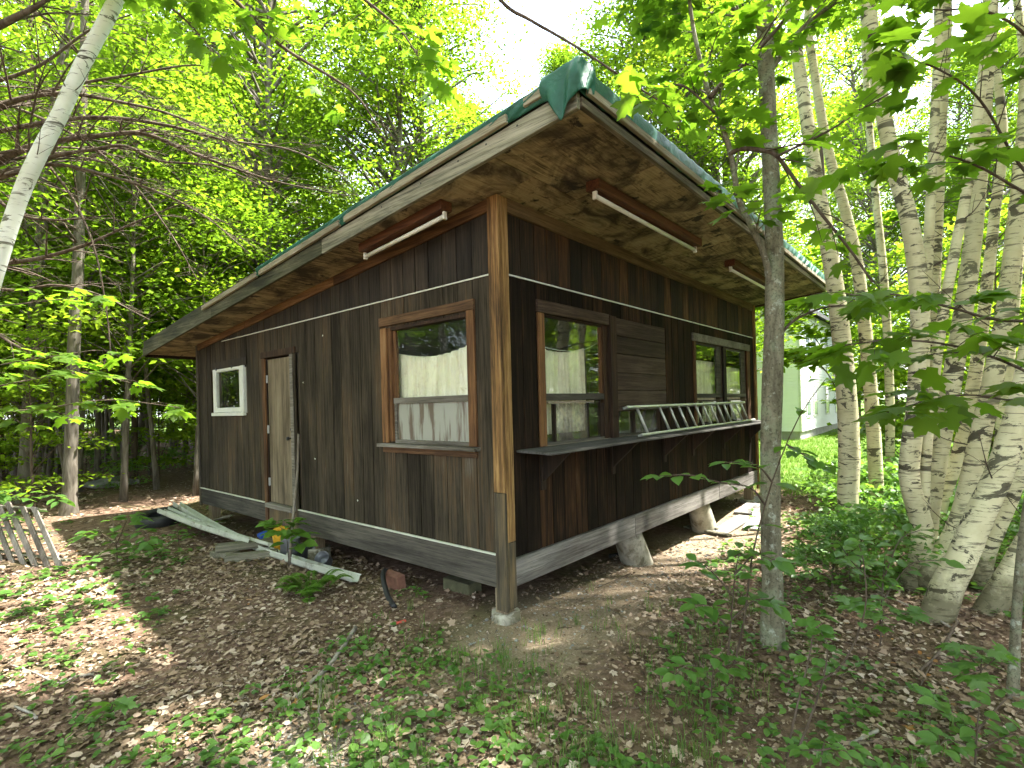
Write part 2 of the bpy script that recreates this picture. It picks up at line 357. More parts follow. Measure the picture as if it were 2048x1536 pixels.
M['glass_dirty'] = glass_mat('clouded_glass', 1.5, .75, (.20, .185, .16))

def streaked_mat():
    m, nt, b = new_mat('rust_streaked_lower_pane'); vec, rnd, raw = coords(nt, (9, 9, 1.1), rnd=False)
    n = noise(nt, vec, 1.0, 5, .6, .3)
    f = ramp(nt, [(.50, (0, 0, 0)), (.60, (1, 1, 1))], n)
    c = mixc(nt, mth(nt, 'MULTIPLY', f, .85), (.27, .28, .235), (.075, .045, .025))
    nt.links.new(c, b.inputs['Base Color']); b.inputs['Roughness'].default_value = .25; return m
M['streaked'] = streaked_mat()

def cloth_mat():
    m, nt, b = new_mat('cream_curtain_cloth'); vec, rnd, raw = coords(nt, (14, 14, 1.0), rnd=True)
    n = noise(nt, vec, 1.0, 4, .6); n2 = noise(nt, raw, 4, 6, .65, 1.0)
    c = ramp(nt, [(.3, (.66, .62, .44)), (.6, (.84, .81, .62))], n)
    ring = ramp(nt, [(.485, (0, 0, 0)), (.50, (1, 1, 1)), (.515, (0, 0, 0))], n2)
    c = mixc(nt, mth(nt, 'MULTIPLY', ring, .35), c, (.40, .26, .12))
    nt.links.new(c, b.inputs['Base Color']); b.inputs['Roughness'].default_value = .95; b.inputs['Specular IOR Level'].default_value = .1
    return m
M['cloth'] = cloth_mat()

def leaf_mat(name, dark, mid, lite, trans=.5, tcol=(.9, 1.0, .5), gloss=.45, spec=.35, matte=False):
    """leaf: reflects green, lets yellower light through"""
    m, nt, b = new_mat(name); out = nt.nodes['Material Output']
    at = nd(nt, 'ShaderNodeAttribute'); at.attribute_name = 'v'; oi = nt.nodes.new('ShaderNodeObjectInfo')
    f = mth(nt, 'ADD', mth(nt, 'MULTIPLY', at.outputs['Fac'], .65), mth(nt, 'MULTIPLY', oi.outputs['Random'], .35))
    c = ramp(nt, [(.1, dark), (.5, mid), (.95, lite)], f)
    if matte: nt.nodes.remove(b); b = nt.nodes.new('ShaderNodeBsdfDiffuse'); nt.links.new(c, b.inputs['Color'])
    else: nt.links.new(c, b.inputs['Base Color']); b.inputs['Roughness'].default_value = gloss; b.inputs['Specular IOR Level'].default_value = spec
    t = nt.nodes.new('ShaderNodeBsdfTranslucent')
    tc = nt.nodes.new('ShaderNodeVectorMath'); tc.operation = 'MULTIPLY'; nt.links.new(c, tc.inputs[0]); tc.inputs[1].default_value = tcol
    nt.links.new(tc.outputs[0], t.inputs['Color'])
    ms = nt.nodes.new('ShaderNodeMixShader'); ms.inputs[0].default_value = trans
    nt.links.new(b.outputs[0], ms.inputs[1]); nt.links.new(t.outputs[0], ms.inputs[2]); nt.links.new(ms.outputs[0], out.inputs['Surface'])
    return m
M['leaf_far'] = leaf_mat('woodland_leaves', (.05, .095, .012), (.09, .16, .018), (.16, .23, .028), .5, (2.9, 2.8, 1.2), matte=True)
M['leaf_birch'] = leaf_mat('birch_leaves', (.05, .10, .014), (.09, .16, .02), (.14, .21, .03), .5, (2.4, 2.3, .9), matte=True)
M['leaf_maple'] = leaf_mat('maple_leaves', (.055, .11, .016), (.09, .165, .02), (.15, .22, .028), .55, (2.6, 2.6, 1.0), gloss=.5, spec=.3)
M['leaf_low'] = leaf_mat('undergrowth_leaves', (.055, .13, .026), (.095, .20, .04), (.15, .27, .055), .42, (2.0, 2.0, .9), gloss=.4, spec=.4)
M['leaf_fern'] = leaf_mat('fern_fronds', (.07, .15, .02), (.11, .22, .03), (.16, .28, .04), .4, (1.6, 1.7, .8))
M['leaf_pine'] = leaf_mat('pine_needles', (.03, .07, .02), (.06, .12, .035), (.11, .19, .05), .2, (1.2, 1.3, .7))
M['grass'] = leaf_mat('grass_blades', (.05, .10, .015), (.08, .16, .025), (.14, .23, .04), .35, (1.5, 1.6, .8))
M['lawn_grass'] = leaf_mat('lawn_blades', (.09, .16, .03), (.13, .22, .045), (.19, .29, .07), .3, (1.5, 1.6, .8), matte=True)

def litter_mat():
    m, nt, b = new_mat('dry_leaf_litter'); at = nd(nt, 'ShaderNodeAttribute'); at.attribute_name = 'v'
    c = ramp(nt, [(.0, (.065, .042, .026)), (.25, (.15, .100, .062)), (.5, (.255, .178, .118)), (.75, (.37, .28, .205)), (.95, (.50, .42, .34)), (.97, (.30, .13, .04)), (1, (.36, .20, .07))], at.outputs['Fac'])
    nt.links.new(c, b.inputs['Base Color']); b.inputs['Roughness'].default_value = .7; b.inputs['Specular IOR Level'].default_value = .25; return m
M['litter'] = litter_mat()

def bark(name, base, lite, dark, zs=2.0, lichen=None, spec=.2, bs=.6):
    m, nt, b = new_mat(name); vec, rnd, raw = coords(nt, (14, 14, zs))
    n = noise(nt, vec, 1.0, 6, .65, .5); n2 = noise(nt, raw, 5, 6, .6)
    c = ramp(nt, [(.32, dark), (.5, base), (.7, lite)], n)
    if lichen:
        f = ramp(nt, [(.50, (0, 0, 0)), (.60, (1, 1, 1))], n2); c = mixc(nt, mth(nt, 'MULTIPLY', f, .75), c, lichen)
        f2 = ramp(nt, [(.57, (0, 0, 0)), (.64, (1, 1, 1))], noise(nt, raw, 13, 5, .65)); c = mixc(nt, mth(nt, 'MULTIPLY', f2, .8), c, (.36, .38, .31))
        f3 = ramp(nt, [(.52, (0, 0, 0)), (.62, (1, 1, 1))], noise(nt, raw, 55, 4, .65)); c = mixc(nt, mth(nt, 'MULTIPLY', f3, .6), c, (.05, .045, .028))
    nt.links.new(c, b.inputs['Base Color']); b.inputs['Roughness'].default_value = .9; b.inputs['Specular IOR Level'].default_value = spec
    bump(nt, b, n, bs, .012); return m
M['bark_grey'] = bark('grey_forest_bark', (.13, .115, .09), (.22, .20, .165), (.06, .05, .038))
M['bark_maple'] = bark('lichened_maple_bark', (.17, .155, .105), (.26, .24, .17), (.085, .075, .05), 3.0, (.22, .245, .16))
M['bark_twig'] = bark('brown_twig_bark', (.085, .062, .045), (.14, .11, .085), (.04, .028, .02), 2.0)
M['bark_dead'] = bark('dead_branch_bark', (.10, .075, .055), (.19, .155, .125), (.045, .032, .024), 2.0)
M['stick'] = bark('pale_dry_stick', (.28, .25, .21), (.40, .37, .32), (.15, .125, .10), 2.0)
def birch_bark(name='birch_bark', cols=[(.3, (.50, .45, .27)), (.6, (.69, .64, .42)), (.8, (.80, .76, .58))], less=0.0):
    m, nt, b = new_mat(name); tc = nt.nodes.new('ShaderNodeTexCoord'); oi = nt.nodes.new('ShaderNodeObjectInfo')
    vec, rnd, raw = coords(nt, (6.0, 6.0, 48))
    c = ramp(nt, cols, noise(nt, raw, 3.5, 5, .6))
    d1 = ramp(nt, [(.575 + less, (0, 0, 0)), (.635 + less, (1, 1, 1))], noise(nt, vec, 1.0, 4, .6, .6))       # short dashes round the stem
    c = mixc(nt, mth(nt, 'MULTIPLY', d1, .72), c, (.075, .06, .045))
    mp = nt.nodes.new('ShaderNodeMapping'); mp.inputs['Scale'].default_value = (4.2, 4.2, 9.0); nt.links.new(raw, mp.inputs['Vector'])
    d2 = ramp(nt, [(.56 + less, (0, 0, 0)), (.59 + less, (1, 1, 1))], noise(nt, mp.outputs[0], 1.0, 6, .68, 1.0))  # dark branch scars
    c = mixc(nt, mth(nt, 'MULTIPLY', d2, .92), c, (.035, .028, .02))
    mp2 = nt.nodes.new('ShaderNodeMapping'); mp2.inputs['Scale'].default_value = (1.2, 1.2, 13.0); nt.links.new(raw, mp2.inputs['Vector'])
    d3 = ramp(nt, [(.61 + less, (0, 0, 0)), (.64 + less, (1, 1, 1))], noise(nt, mp2.outputs[0], 1.0, 4, .55, .4))     # long rings
    c = mixc(nt, mth(nt, 'MULTIPLY', d3, .85), c, (.05, .04, .03))
    ln = noise(nt, raw, 1.3, 4, .6); c = mixc(nt, mth(nt, 'MULTIPLY', ramp(nt, [(.45, (0, 0, 0)), (.7, (1, 1, 1))], ln), .35), c, (.40, .40, .24))
    # mossy, dirty foot
    sp = nt.nodes.new('ShaderNodeSeparateXYZ'); nt.links.new(tc.outputs['Object'], sp.inputs[0])
    ft = mth(nt, 'SUBTRACT', mth(nt, 'ADD', .30, mth(nt, 'MULTIPLY', noise(nt, raw, 6, 6, .7), .75)), sp.outputs[2])
    c = mixc(nt, ramp(nt, [(.25, (0, 0, 0)), (.55, (.85, .85, .85))], ft), c, (.085, .075, .04))
    nt.links.new(c, b.inputs['Base Color']); b.inputs['Roughness'].default_value = .75; b.inputs['Specular IOR Level'].default_value = .25
    bump(nt, b, mth(nt, 'ADD', d1, mth(nt, 'MULTIPLY', noise(nt, raw, 22, 5, .65), .8)), .45, .008); return m
M['birch'] = birch_bark()
M['birch_white'] = birch_bark('white_birch_bark', [(.3, (.66, .66, .60)), (.6, (.80, .81, .77)), (.8, (.86, .87, .85))], .025)

def ground_mat():
    m, nt, b = new_mat('forest_floor'); geo = nt.nodes.new('ShaderNodeNewGeometry'); p = geo.outputs['Position']
    sep = nt.nodes.new('ShaderNodeSeparateXYZ'); nt.links.new(p, sep.inputs[0]); x, y = sep.outputs[0], sep.outputs[1]
    n1 = noise(nt, p, 1.1, 6, .6); n2 = noise(nt, p, 14, 7, .7); n3 = noise(nt, p, 60, 4, .7)
    dirt = ramp(nt, [(.3, (.075, .046, .031)), (.5, (.16, .103, .072)), (.7, (.26, .178, .13))], n2)
    moss = ramp(nt, [(.3, (.05, .055, .02)), (.7, (.12, .125, .045))], n2)
    c = mixc(nt, mth(nt, 'MULTIPLY', ramp(nt, [(.5, (0, 0, 0)), (.62, (1, 1, 1))], n1), .55), dirt, moss)
    sand = ramp(nt, [(.3, (.15, .115, .075)), (.55, (.28, .225, .155)), (.75, (.40, .34, .26))], n3)
    # bare drip line along the front wall and round the near corner
    dx = mth(nt, 'MAXIMUM', mth(nt, 'SUBTRACT', -0.4, x), mth(nt, 'SUBTRACT', x, 6.0)); dx = mth(nt, 'MAXIMUM', dx, 0.0)
    dy = mth(nt, 'ABSOLUTE', mth(nt, 'SUBTRACT', y, -0.25))
    d = mth(nt, 'ADD', mth(nt, 'MULTIPLY', dx, .8), dy); d = mth(nt, 'ADD', d, mth(nt, 'MULTIPLY', mth(nt, 'SUBTRACT', n1, .5), 1.3))
    fs = ramp(nt, [(.45, (1, 1, 1)), (.85, (0, 0, 0))], d)
    c = mixc(nt, mth(nt, 'MULTIPLY', fs, .8), c, sand)
    # worn gravelly spot of the old track
    gx = mth(nt, 'SUBTRACT', x, -2.1); gy = mth(nt, 'SUBTRACT', y, -0.55)
    gd = mth(nt, 'SQRT', mth(nt, 'ADD', mth(nt, 'MULTIPLY', gx, gx), mth(nt, 'MULTIPLY', mth(nt, 'MULTIPLY', gy, gy), .7)))
    gd = mth(nt, 'ADD', gd, mth(nt, 'MULTIPLY', mth(nt, 'SUBTRACT', n1, .5), 1.0))
    fg = ramp(nt, [(.25, (1, 1, 1)), (.75, (0, 0, 0))], gd)
    grav = ramp(nt, [(.3, (.13, .115, .09)), (.55, (.26, .24, .20)), (.75, (.42, .40, .36))], n3)
    c = mixc(nt, mth(nt, 'MULTIPLY', fg, .8), c, grav)
    # mown lawn beyond the cabin
    lw = mth(nt, 'ADD', x, mth(nt, 'MULTIPLY', mth(nt, 'SUBTRACT', n1, .5), 1.2))
    fl = ramp(nt, [(.0, (0, 0, 0)), (1.0, (1, 1, 1))], mth(nt, 'MULTIPLY', mth(nt, 'SUBTRACT', lw, 8.0), .9, True))
    lawn = ramp(nt, [(.3, (.075, .13, .025)), (.7, (.13, .20, .045))], n2)
    c = mixc(nt, fl, c, lawn)
    nt.links.new(c, b.inputs['Base Color']); b.inputs['Roughness'].default_value = .95; b.inputs['Specular IOR Level'].default_value = .15
    bump(nt, b, mth(nt, 'ADD', mth(nt, 'MULTIPLY', n2, .6), mth(nt, 'MULTIPLY', n3, .4)), .8, .03)
    return m
M['ground'] = ground_mat()

# ================================================================== ground
def make_ground():
    def axis(lo, hi, c0, c1, fine):
        a = [c0 + i * fine for i in range(int((c1 - c0) / fine) + 1)]
        s = fine; q = a[-1]
        while q < hi: s *= 1.13; q += s; a.append(q)
        s = fine; q = a[0]; pre = []
        while q > lo: s *= 1.13; q -= s; pre.append(q)
        return np.array(pre[::-1] + a)
    X = axis(-220, 260, -4.5, 8.5, .085); Y = axis(-220, 260, -3.5, 8.0, .085)
    XX, YY = np.meshgrid(X, Y, indexing='ij'); rng = np.random.default_rng(3)
    ZZ = gz(XX, YY) + (rng.random(XX.shape) - .5) * .012 * (np.hypot(XX, YY) < 14)
    n, k = XX.shape; V = np.stack([XX, YY, ZZ], -1).reshape(-1, 3)
    i = (np.arange(n - 1)[:, None] * k + np.arange(k - 1)[None, :]).ravel()
    F = np.stack([i, i + k, i + k + 1, i + 1], -1)
    o = link('ground', mesh_np('ground', V, F, True), M['ground']); o['kind'] = 'structure'
make_ground()

# ================================================================== cabin
LEN_Y, LEN_X = 7.09, 7.17
def zs(x, y): return 3.105 - .088 * y - .006 * x          # underside of the roof
cabin = thing('wooden_cabin', 'dark brown weathered wooden cabin with sloping shed roof and wide eaves', 'cabin')
def part(name): o = empty(name); o.parent = cabin; return o
def slab(name, m, parent, x0, x1, y0, y1, o0, o1, bev=0):
    c = [(x0, y0), (x1, y0), (x1, y1), (x0, y1)]
    return hexa(name, m, parent, [(x, y, zs(x, y) + o0) for x, y in c] + [(x, y, zs(x, y) + o1) for x, y in c], bev)
rng0 = random.Random(11)

# openings: (a0, a1, z0, z1)
OPEN_L = [(.385, 1.60, .93, 2.15), (3.66, 4.52, 0.0, 2.06), (5.25, 6.36, 1.29, 1.98)]
OPEN_R = [(.60, 1.78, .90, 2.16), (1.95, 3.10, .90, 1.20), (4.28, 5.42, .90, 2.17), (5.56, 6.66, .90, 2.17)]
BAND = 2.44
def cut(a0, a1, z0, z1, opens):
    """the pieces of a vertical strip that the openings leave"""
    segs = [(z0, z1)]
    for (b0, b1, w0, w1) in opens:
        if b1 <= a0 + .03 or b0 >= a1 - .03: continue
        nx = []
        for (s0, s1) in segs:
            if w1 <= s0 or w0 >= s1: nx.append((s0, s1)); continue
            if w0 - s0 > .04: nx.append((s0, w0))
            if s1 - w1 > .04: nx.append((w1, s1))
        segs = nx
    return segs
# inner walls with real openings (the planks are nailed on them)
def wall_core(name, opens, length, side):
    w = part(name); mb = MB()
    cuts = sorted({0.02, length - .02, *[q for o in opens for q in o[:2]]})
    for a0, a1 in zip(cuts[:-1], cuts[1:]):
        y_top = zs(0, a1) if side == 'L' else zs(a1, 0)
        for s0, s1 in cut(a0, a1, -.27, y_top + .02, opens):
            if side == 'L': c = [(.018, a0), (.11, a0), (.11, a1), (.018, a1)]
            else: c = [(a0, .018), (a1, .018), (a1, .11), (a0, .11)]
            V = [(x, y, s0) for x, y in c] + [(x, y, s1) for x, y in c]
            mb.add(V, [(3, 2, 1, 0), (4, 5, 6, 7), (0, 1, 5, 4), (1, 2, 6, 5), (2, 3, 7, 6), (3, 0, 4, 7)])
    mb.build('sheathing', M['inside'], w, False)
    return w
wl = wall_core('wall_side', OPEN_L, LEN_Y, 'L'); wf = wall_core('wall_front', OPEN_R, LEN_X, 'R')
def planks_side():
    y = .09; i = 0
    edges = [.09] + [.12 + .2 * q for q in range(1, 35)] + [LEN_Y]
    for a, b in zip(edges[:-1], edges[1:]):
        w = b - a - .009
        if w < .02: continue
        for s0, s1 in cut(a, b, .012, BAND, OPEN_L):
            box('plank', M['plank_side'], wl, -.002 - rng0.random() * .004, .016, a, a + w, s0, s1)
        top = zs(0, b)
        if top > BAND + .03: box('plank', M['plank_up'], wl, -.002 - rng0.random() * .003, .016, a, a + w, BAND + .012, top)
def planks_front():
    edges = [.06] + [.10 + .2 * q for q in range(1, 36)] + [LEN_X]
    opens = OPEN_R + [(1.93, 3.24, 1.2, 2.27)]
    for a, b in zip(edges[:-1], edges[1:]):
        w = b - a - .009
        if w < .02: continue
        for s0, s1 in cut(a, b, -.04, BAND, opens):
            box('plank', M['plank_front'], wf, a, a + w, -.002 - rng0.random() * .004, .016, s0, s1)
        box('plank', M['plank_front_up'], wf, a, a + w, -.002 - rng0.random() * .003, .016, BAND + .012, zs(a, 0))
planks_side(); planks_front()
for y, z in ((3.41, 1.65), (3.16, .68), (2.23, .25), (2.9, 2.2)): box('paint_fleck', M['white_paint'], wl, -.010, -.006, y, y + .016, z, z + .018, .002)
# back and right walls
bk = part('wall_back'); box('sheathing', M['plank_up'], bk, .0, LEN_X, LEN_Y, LEN_Y + .1, -.27, zs(0, LEN_Y))
rt = part('wall_end')
hexa('sheathing', M['plank_front'], rt, [(LEN_X, .02, -.27), (LEN_X + .09, .02, -.27), (LEN_X + .09, LEN_Y, -.27), (LEN_X, LEN_Y, -.27), (LEN_X, .02, zs(LEN_X, 0)), (LEN_X + .09, .02, zs(LEN_X, 0)), (LEN_X + .09, LEN_Y, zs(LEN_X, LEN_Y)), (LEN_X, LEN_Y, zs(LEN_X, LEN_Y))])
# floor and skirt boards
fl = part('floor'); box('floor_deck', M['inside'], fl, .12, LEN_X - .01, .12, LEN_Y - .01, -.06, -.02)
for i in range(6): box('joist', M['inside'], fl, .3 + i * 1.3, .35 + i * 1.3, .12, LEN_Y - .05, -.27, -.06)
sk = part('skirt')
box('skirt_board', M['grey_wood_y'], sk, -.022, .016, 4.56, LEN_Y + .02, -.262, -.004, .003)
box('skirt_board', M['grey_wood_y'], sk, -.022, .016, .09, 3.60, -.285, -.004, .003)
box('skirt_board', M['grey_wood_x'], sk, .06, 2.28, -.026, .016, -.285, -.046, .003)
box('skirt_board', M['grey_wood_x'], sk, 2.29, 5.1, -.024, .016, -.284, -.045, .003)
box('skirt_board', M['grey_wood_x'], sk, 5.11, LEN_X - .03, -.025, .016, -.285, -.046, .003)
fs = part('flashing')
box('flashing_strip', M['flash'], fs, -.030, -.004, .09, 3.60, -.003, .009)
box('flashing_strip', M['flash'], fs, -.030, -.004, 4.60, LEN_Y, -.003, .009)
box('flashing_strip', M['flash'], fs, -.014, -.002, .09, 6.02, BAND - .002, BAND + .010)
box('flashing_strip', M['white_paint'], fs, .10, LEN_X - .06, -.014, -.002, BAND - .002, BAND + .011)
# corner posts and trim
ct = part('corner_trim')
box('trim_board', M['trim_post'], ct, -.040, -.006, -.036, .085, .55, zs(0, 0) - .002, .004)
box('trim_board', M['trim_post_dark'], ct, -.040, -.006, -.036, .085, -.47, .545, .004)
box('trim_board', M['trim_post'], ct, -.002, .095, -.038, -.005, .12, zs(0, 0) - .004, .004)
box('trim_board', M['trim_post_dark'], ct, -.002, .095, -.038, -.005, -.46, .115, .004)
box('trim_board', M['trim_post_dark'], ct, -.03, .0, LEN_Y - .04, LEN_Y + .04, -.30, zs(0, LEN_Y) - .002, .003)
box('trim_board', M['trim_post'], ct, LEN_X - .06, LEN_X + .03, -.038, -.005, -.40, zs(LEN_X, 0) - .002, .003)
# boards where walls meet the eaves
et = part('eave_trim')
def sl_trim(x0, x1, y0, y1, h, m):
    c = [(x0, y0), (x1, y0), (x1, y1), (x0, y1)]
    hexa('trim_board', m, et, [(x, y, zs(x, y) - h) for x, y in c] + [(x, y, zs(x, y) - .001) for x, y in c], .003)
sl_trim(-.030, -.006, .088, 2.6, .11, M['eave_trim_y']); sl_trim(-.028, -.006, 2.605, 5.1, .105, M['eave_trim_y']); sl_trim(-.030, -.006, 5.105, LEN_Y - .05, .10, M['eave_trim_y'])
sl_trim(.098, 3.4, -.034, -.006, .125, M['eave_trim_x']); sl_trim(3.405, LEN_X - .07, -.032, -.006, .12, M['eave_trim_x'])

# ---------------------------------------------------------------- roof
roof = part('roof')
XL, XR, YF, YB = -.50, 7.25, -1.17, 8.20
slab('deck', M['deck'], roof, XL + .01, XR - .01, YF + .01, YB - .01, .018, .215)
xs = [XL, .63, 3.03, 5.43, XR]
for i in range(4):                       # front eave, plywood sheets
    slab('soffit_sheet', M['soffit'], roof, xs[i] + (.0 if i == 0 else .005), xs[i + 1] - .005, YF + .005, -.41, 0, .014)
    slab('soffit_sheet', M['soffit'], roof, (0 if i == 0 else xs[i]) + .004, xs[i + 1] - .004, -.402, .10, .001, .014)
for a, b in ((-.402, 1.3), (1.304, 3.7), (3.704, 6.1), (6.104, YB - .01)):    # side eave
    slab('soffit_sheet', M['soffit'], roof, XL + .005, .0 if a < 0 else .05, a, b, .0005, .0135)
slab('soffit_sheet', M['soffit'], roof, .05, XR, LEN_Y + .1, YB - .01, 0, .014)
slab('ceiling_sheet', M['inside'], roof, .11, LEN_X, .11, LEN_Y, .002, .015)
for a, b, fm in ((YF - .02, 1.95, 'fascia_y'), (1.955, 4.95, 'fascia_dark'), (4.955, YB, 'fascia_dark')):                       # side fascia
    slab('fascia_board', M[fm], roof, XL - .036, XL, a, b, -.034, .112, .003)
slab('fascia_board', M['fascia_dark'], roof, XL - .024, XL + .02, 3.46, YB - .002, .116, .225, .003)
for a, b in ((XL + .004, 3.0), (3.005, XR)):                                      # front fascia
    slab('fascia_board', M['fascia_x'], roof, a, b, YF - .034, YF + .002, -.012, .050, .003)
slab('fascia_board', M['trim_dark'], roof, XR, XR + .03, YF - .02, YB, -.03, .12, .003)
slab('fascia_board', M['trim_dark'], roof, XL, XR, YB, YB + .03, -.05, .12, .003)
for a, b, o in ((-.62, 1.47, .122), (1.56, 3.34, .116), (3.42, 5.2, .114)):       # battens over the tarp, side
    slab('batten', M['batten_y'], roof, XL - .075, XL - .042, a, b, o, o + .060, .003)
slab('batten', M['batten_y'], roof, XL - .075, XL - .045, -1.06, -.78, .150, .208, .003)
for a, b, o in ((XL + .03, 1.9, .062), (1.93, 3.3, .060), (3.36, 5.3, .060), (5.33, XR + .01, .058)):  # front
    slab('batten', M['batten_x'], roof, a, b, YF - .072, YF - .042, o, o + .052, .003)
for x, y in ((XL - .039, -.1), (XL - .039, .35), (XL - .039, .9), (XL - .039, -.7), (XL - .039, 2.4), (XL - .039, -.4)):
    box('nail_head', M['rubber'], roof, x, x + .004, y, y + .012, zs(x, y) + .07, zs(x, y) + .082)

# ---------------------------------------------------------------- tarp lying over the roof
def make_tarp():
    rng = np.random.default_rng(5); mb = MB()
    def wr(u, s):   # wrinkle along an edge
        return .012 * np.sin(u * 23 + 2 * np.sin(u * 3.1)) * s + .010 * np.sin(u * 41 + 1.3 + 3 * np.sin(u * 2.2)) * s + .016 * np.abs(np.sin(u * 7.3 + np.sin(u * 1.9))) * s
    X0, X1, Y0, Y1 = XL - .039, XR + .034, YF - .038, 3.45
    def grid(fn, n, k):
        U, W = np.meshgrid(np.linspace(0, 1, n), np.linspace(0, 1, k), indexing='ij'); V = fn(U, W).reshape(-1, 3)
        i = (np.arange(n - 1)[:, None] * k + np.arange(k - 1)[None, :]).ravel(); mb.add(V, np.stack([i, i + k, i + k + 1, i + 1], -1))
    def top(U, W):
        x = X0 + (X1 - X0) * U; y = Y0 + (Y1 - Y0) * W
        ex = np.minimum(x - X0, X1 - x); ey = y - Y0
        z = zs(x, y) + .262 - .02 * np.exp(-np.minimum(ex, ey) / .03) + .008 * np.sin(x * 4 + y * 3) + .006 * np.sin(x * 9 - y * 5)
        return np.stack([x, y, z], -1)
    grid(top, 150, 90)
    def front(U, W):
        x = X0 + (X1 - X0) * U; d = W
        hem = .066 + .004 * np.sin(x * 5.1)
        hem = hem + .075 * np.exp(-((x - 1.86) / .07) ** 2)
        h = .245 * (1 - d) + hem * d
        puff = (.014 + wr(x + d * .25, .28 + 1.1 / (1 + np.exp(-(x - 4.6) * 2)))) * np.sin(d * math.pi) ** .7 + .05 * np.exp(-((x - 1.86) / .09) ** 2) * d
        y = Y0 - puff
        z = zs(x, Y0) + h + .004 * np.sin(x * 30)
        return np.stack([x, y, z], -1)
    grid(front, 420, 14)
    def side(U, W):
        y = Y0 + (Y1 - Y0) * U; d = W
        hem = .122 + .003 * np.sin(y * 6)
        h = .245 * (1 - d) + hem * d
        puff = (.012 + wr(y * 1.3 - d * .6, .9)) * np.sin(d * math.pi) ** .7
        x = X0 - puff
        return np.stack([x, y, zs(X0, y) + h], -1)
    grid(side, 260, 12)
    def flap(U, W):       # the folded corner: wraps from the side round to the front
        n, k = U.shape; out = np.zeros((n, k, 3)); q = .46 * U
        hem = np.interp(U, [0, .12, .30, .42, .60, .72, 1], [.12, .09, -.075, -.03, .055, .05, .07])
        for i in range(n):
            for j in range(k):
                s_, t_ = q[i, j], W[i, j]
                bul = .032 + .030 * math.sin(t_ * math.pi) * (.5 + .5 * math.sin(s_ * 31)) + .014 * math.sin(s_ * 47 + t_ * 4) * (.2 + t_)
                h = .258 * (1 - t_) + hem[i, j] * t_
                if s_ < .27: x = X0 - bul; y = Y0 + .27 - s_
                elif s_ < .34: a = (s_ - .27) / .07 * math.pi / 2; x = X0 + .0 - bul * math.cos(a); y = Y0 - bul * math.sin(a)
                else: x = X0 + (s_ - .34); y = Y0 - bul
                out[i, j] = (x, y, zs(X0, y) + h)
        return out
    grid(flap, 70, 18)
    o = mb.build('tarp', M['tarp']); sm = o.modifiers.new('thick', 'SOLIDIFY'); sm.thickness = .003
    tag(o, 'wrinkled green plastic tarp stretched over the cabin roof', 'tarp')
make_tarp()

# ---------------------------------------------------------------- windows and door
def win(name, label=None):
    o = part(name)
    if label: o['label'] = label
    return o
# side window: (x, y, z): wall face at x = 0
w = win('window', 'large double hung side window with rust streaked lower pane')
box('casing', M['trim_win'], w, -.030, -.004, 1.60, 1.70, .935, 2.148, .003); box('casing', M['trim_win'], w, -.032, -.004, .29, .385, .935, 2.165, .003)
box('casing_head', M['trim_win_y'], w, -.034, -.004, .285, 1.715, 2.15 + .018, 2.26, .003)
box('jamb', M['trim_win'], w, -.003, .10, 1.552, 1.598, .95, 2.147); box('jamb', M['trim_win'], w, -.003, .10, .388, .402, .95, 2.147)
box('jamb', M['trim_dark'], w, -.003, .10, .404, 1.55, 2.118, 2.148)
box('sill', M['sill'], w, -.085, .09, .265, 1.735, .895, .928, .004); box('apron', M['trim_win_y'], w, -.028, -.004, .30, 1.70, .835, .892, .003)
box('meeting_rail', M['sill'], w, .015, .06, .404, 1.55, 1.345, 1.405, .003)
box('lower_sash', M['sill'], w, .022, .055, .404, 1.55, .93, .968, .003)
box('lower_sash', M['sill'], w, .022, .055, .404, .428, .97, 1.343, .002); box('lower_sash', M['sill'], w, .022, .055, 1.512, 1.55, .97, 1.343, .002)
box('upper_sash', M['trim_win'], w, .03, .06, 1.505, 1.55, 1.407, 2.116, .002)
box('pane', M['glass_side'], w, .042, .046, .405, 1.504, 1.406, 2.116); box('pane', M['streaked'], w, .040, .045, .43, 1.51, .97, 1.343)
# small white window
w = win('window', 'small white framed window near the back corner')
box('frame', M['white_paint'], w, -.03, .05, 5.19, 5.30, 1.30, 2.005, .004)
box('frame', M['white_paint'], w, -.022, .03, 6.27, 6.40, 1.30, 2.005, .004); box('frame', M['white_paint'], w, -.022, .03, 5.31, 6.268, 1.955, 2.003, .003)
box('frame', M['white_paint'], w, -.022, .03, 5.31, 6.268, 1.302, 1.375, .003); box('frame', M['white_paint'], w, -.022, .03, 5.31, 5.36, 1.377, 1.953, .003)
box('sill', M['white_paint'], w, -.05, .03, 5.17, 6.42, 1.245, 1.298, .004); box('casing_head', M['plank_up'], w, -.02, -.004, 5.1, 6.38, 2.008, 2.12)
box('pane', M['glass'], w, .0, .005, 5.362, 6.268, 1.377, 1.953)
for y in (5.6, 6.22): box('clip', M['rubber'], w, -.032, -.023, y, y + .03, 1.985, 2.03)
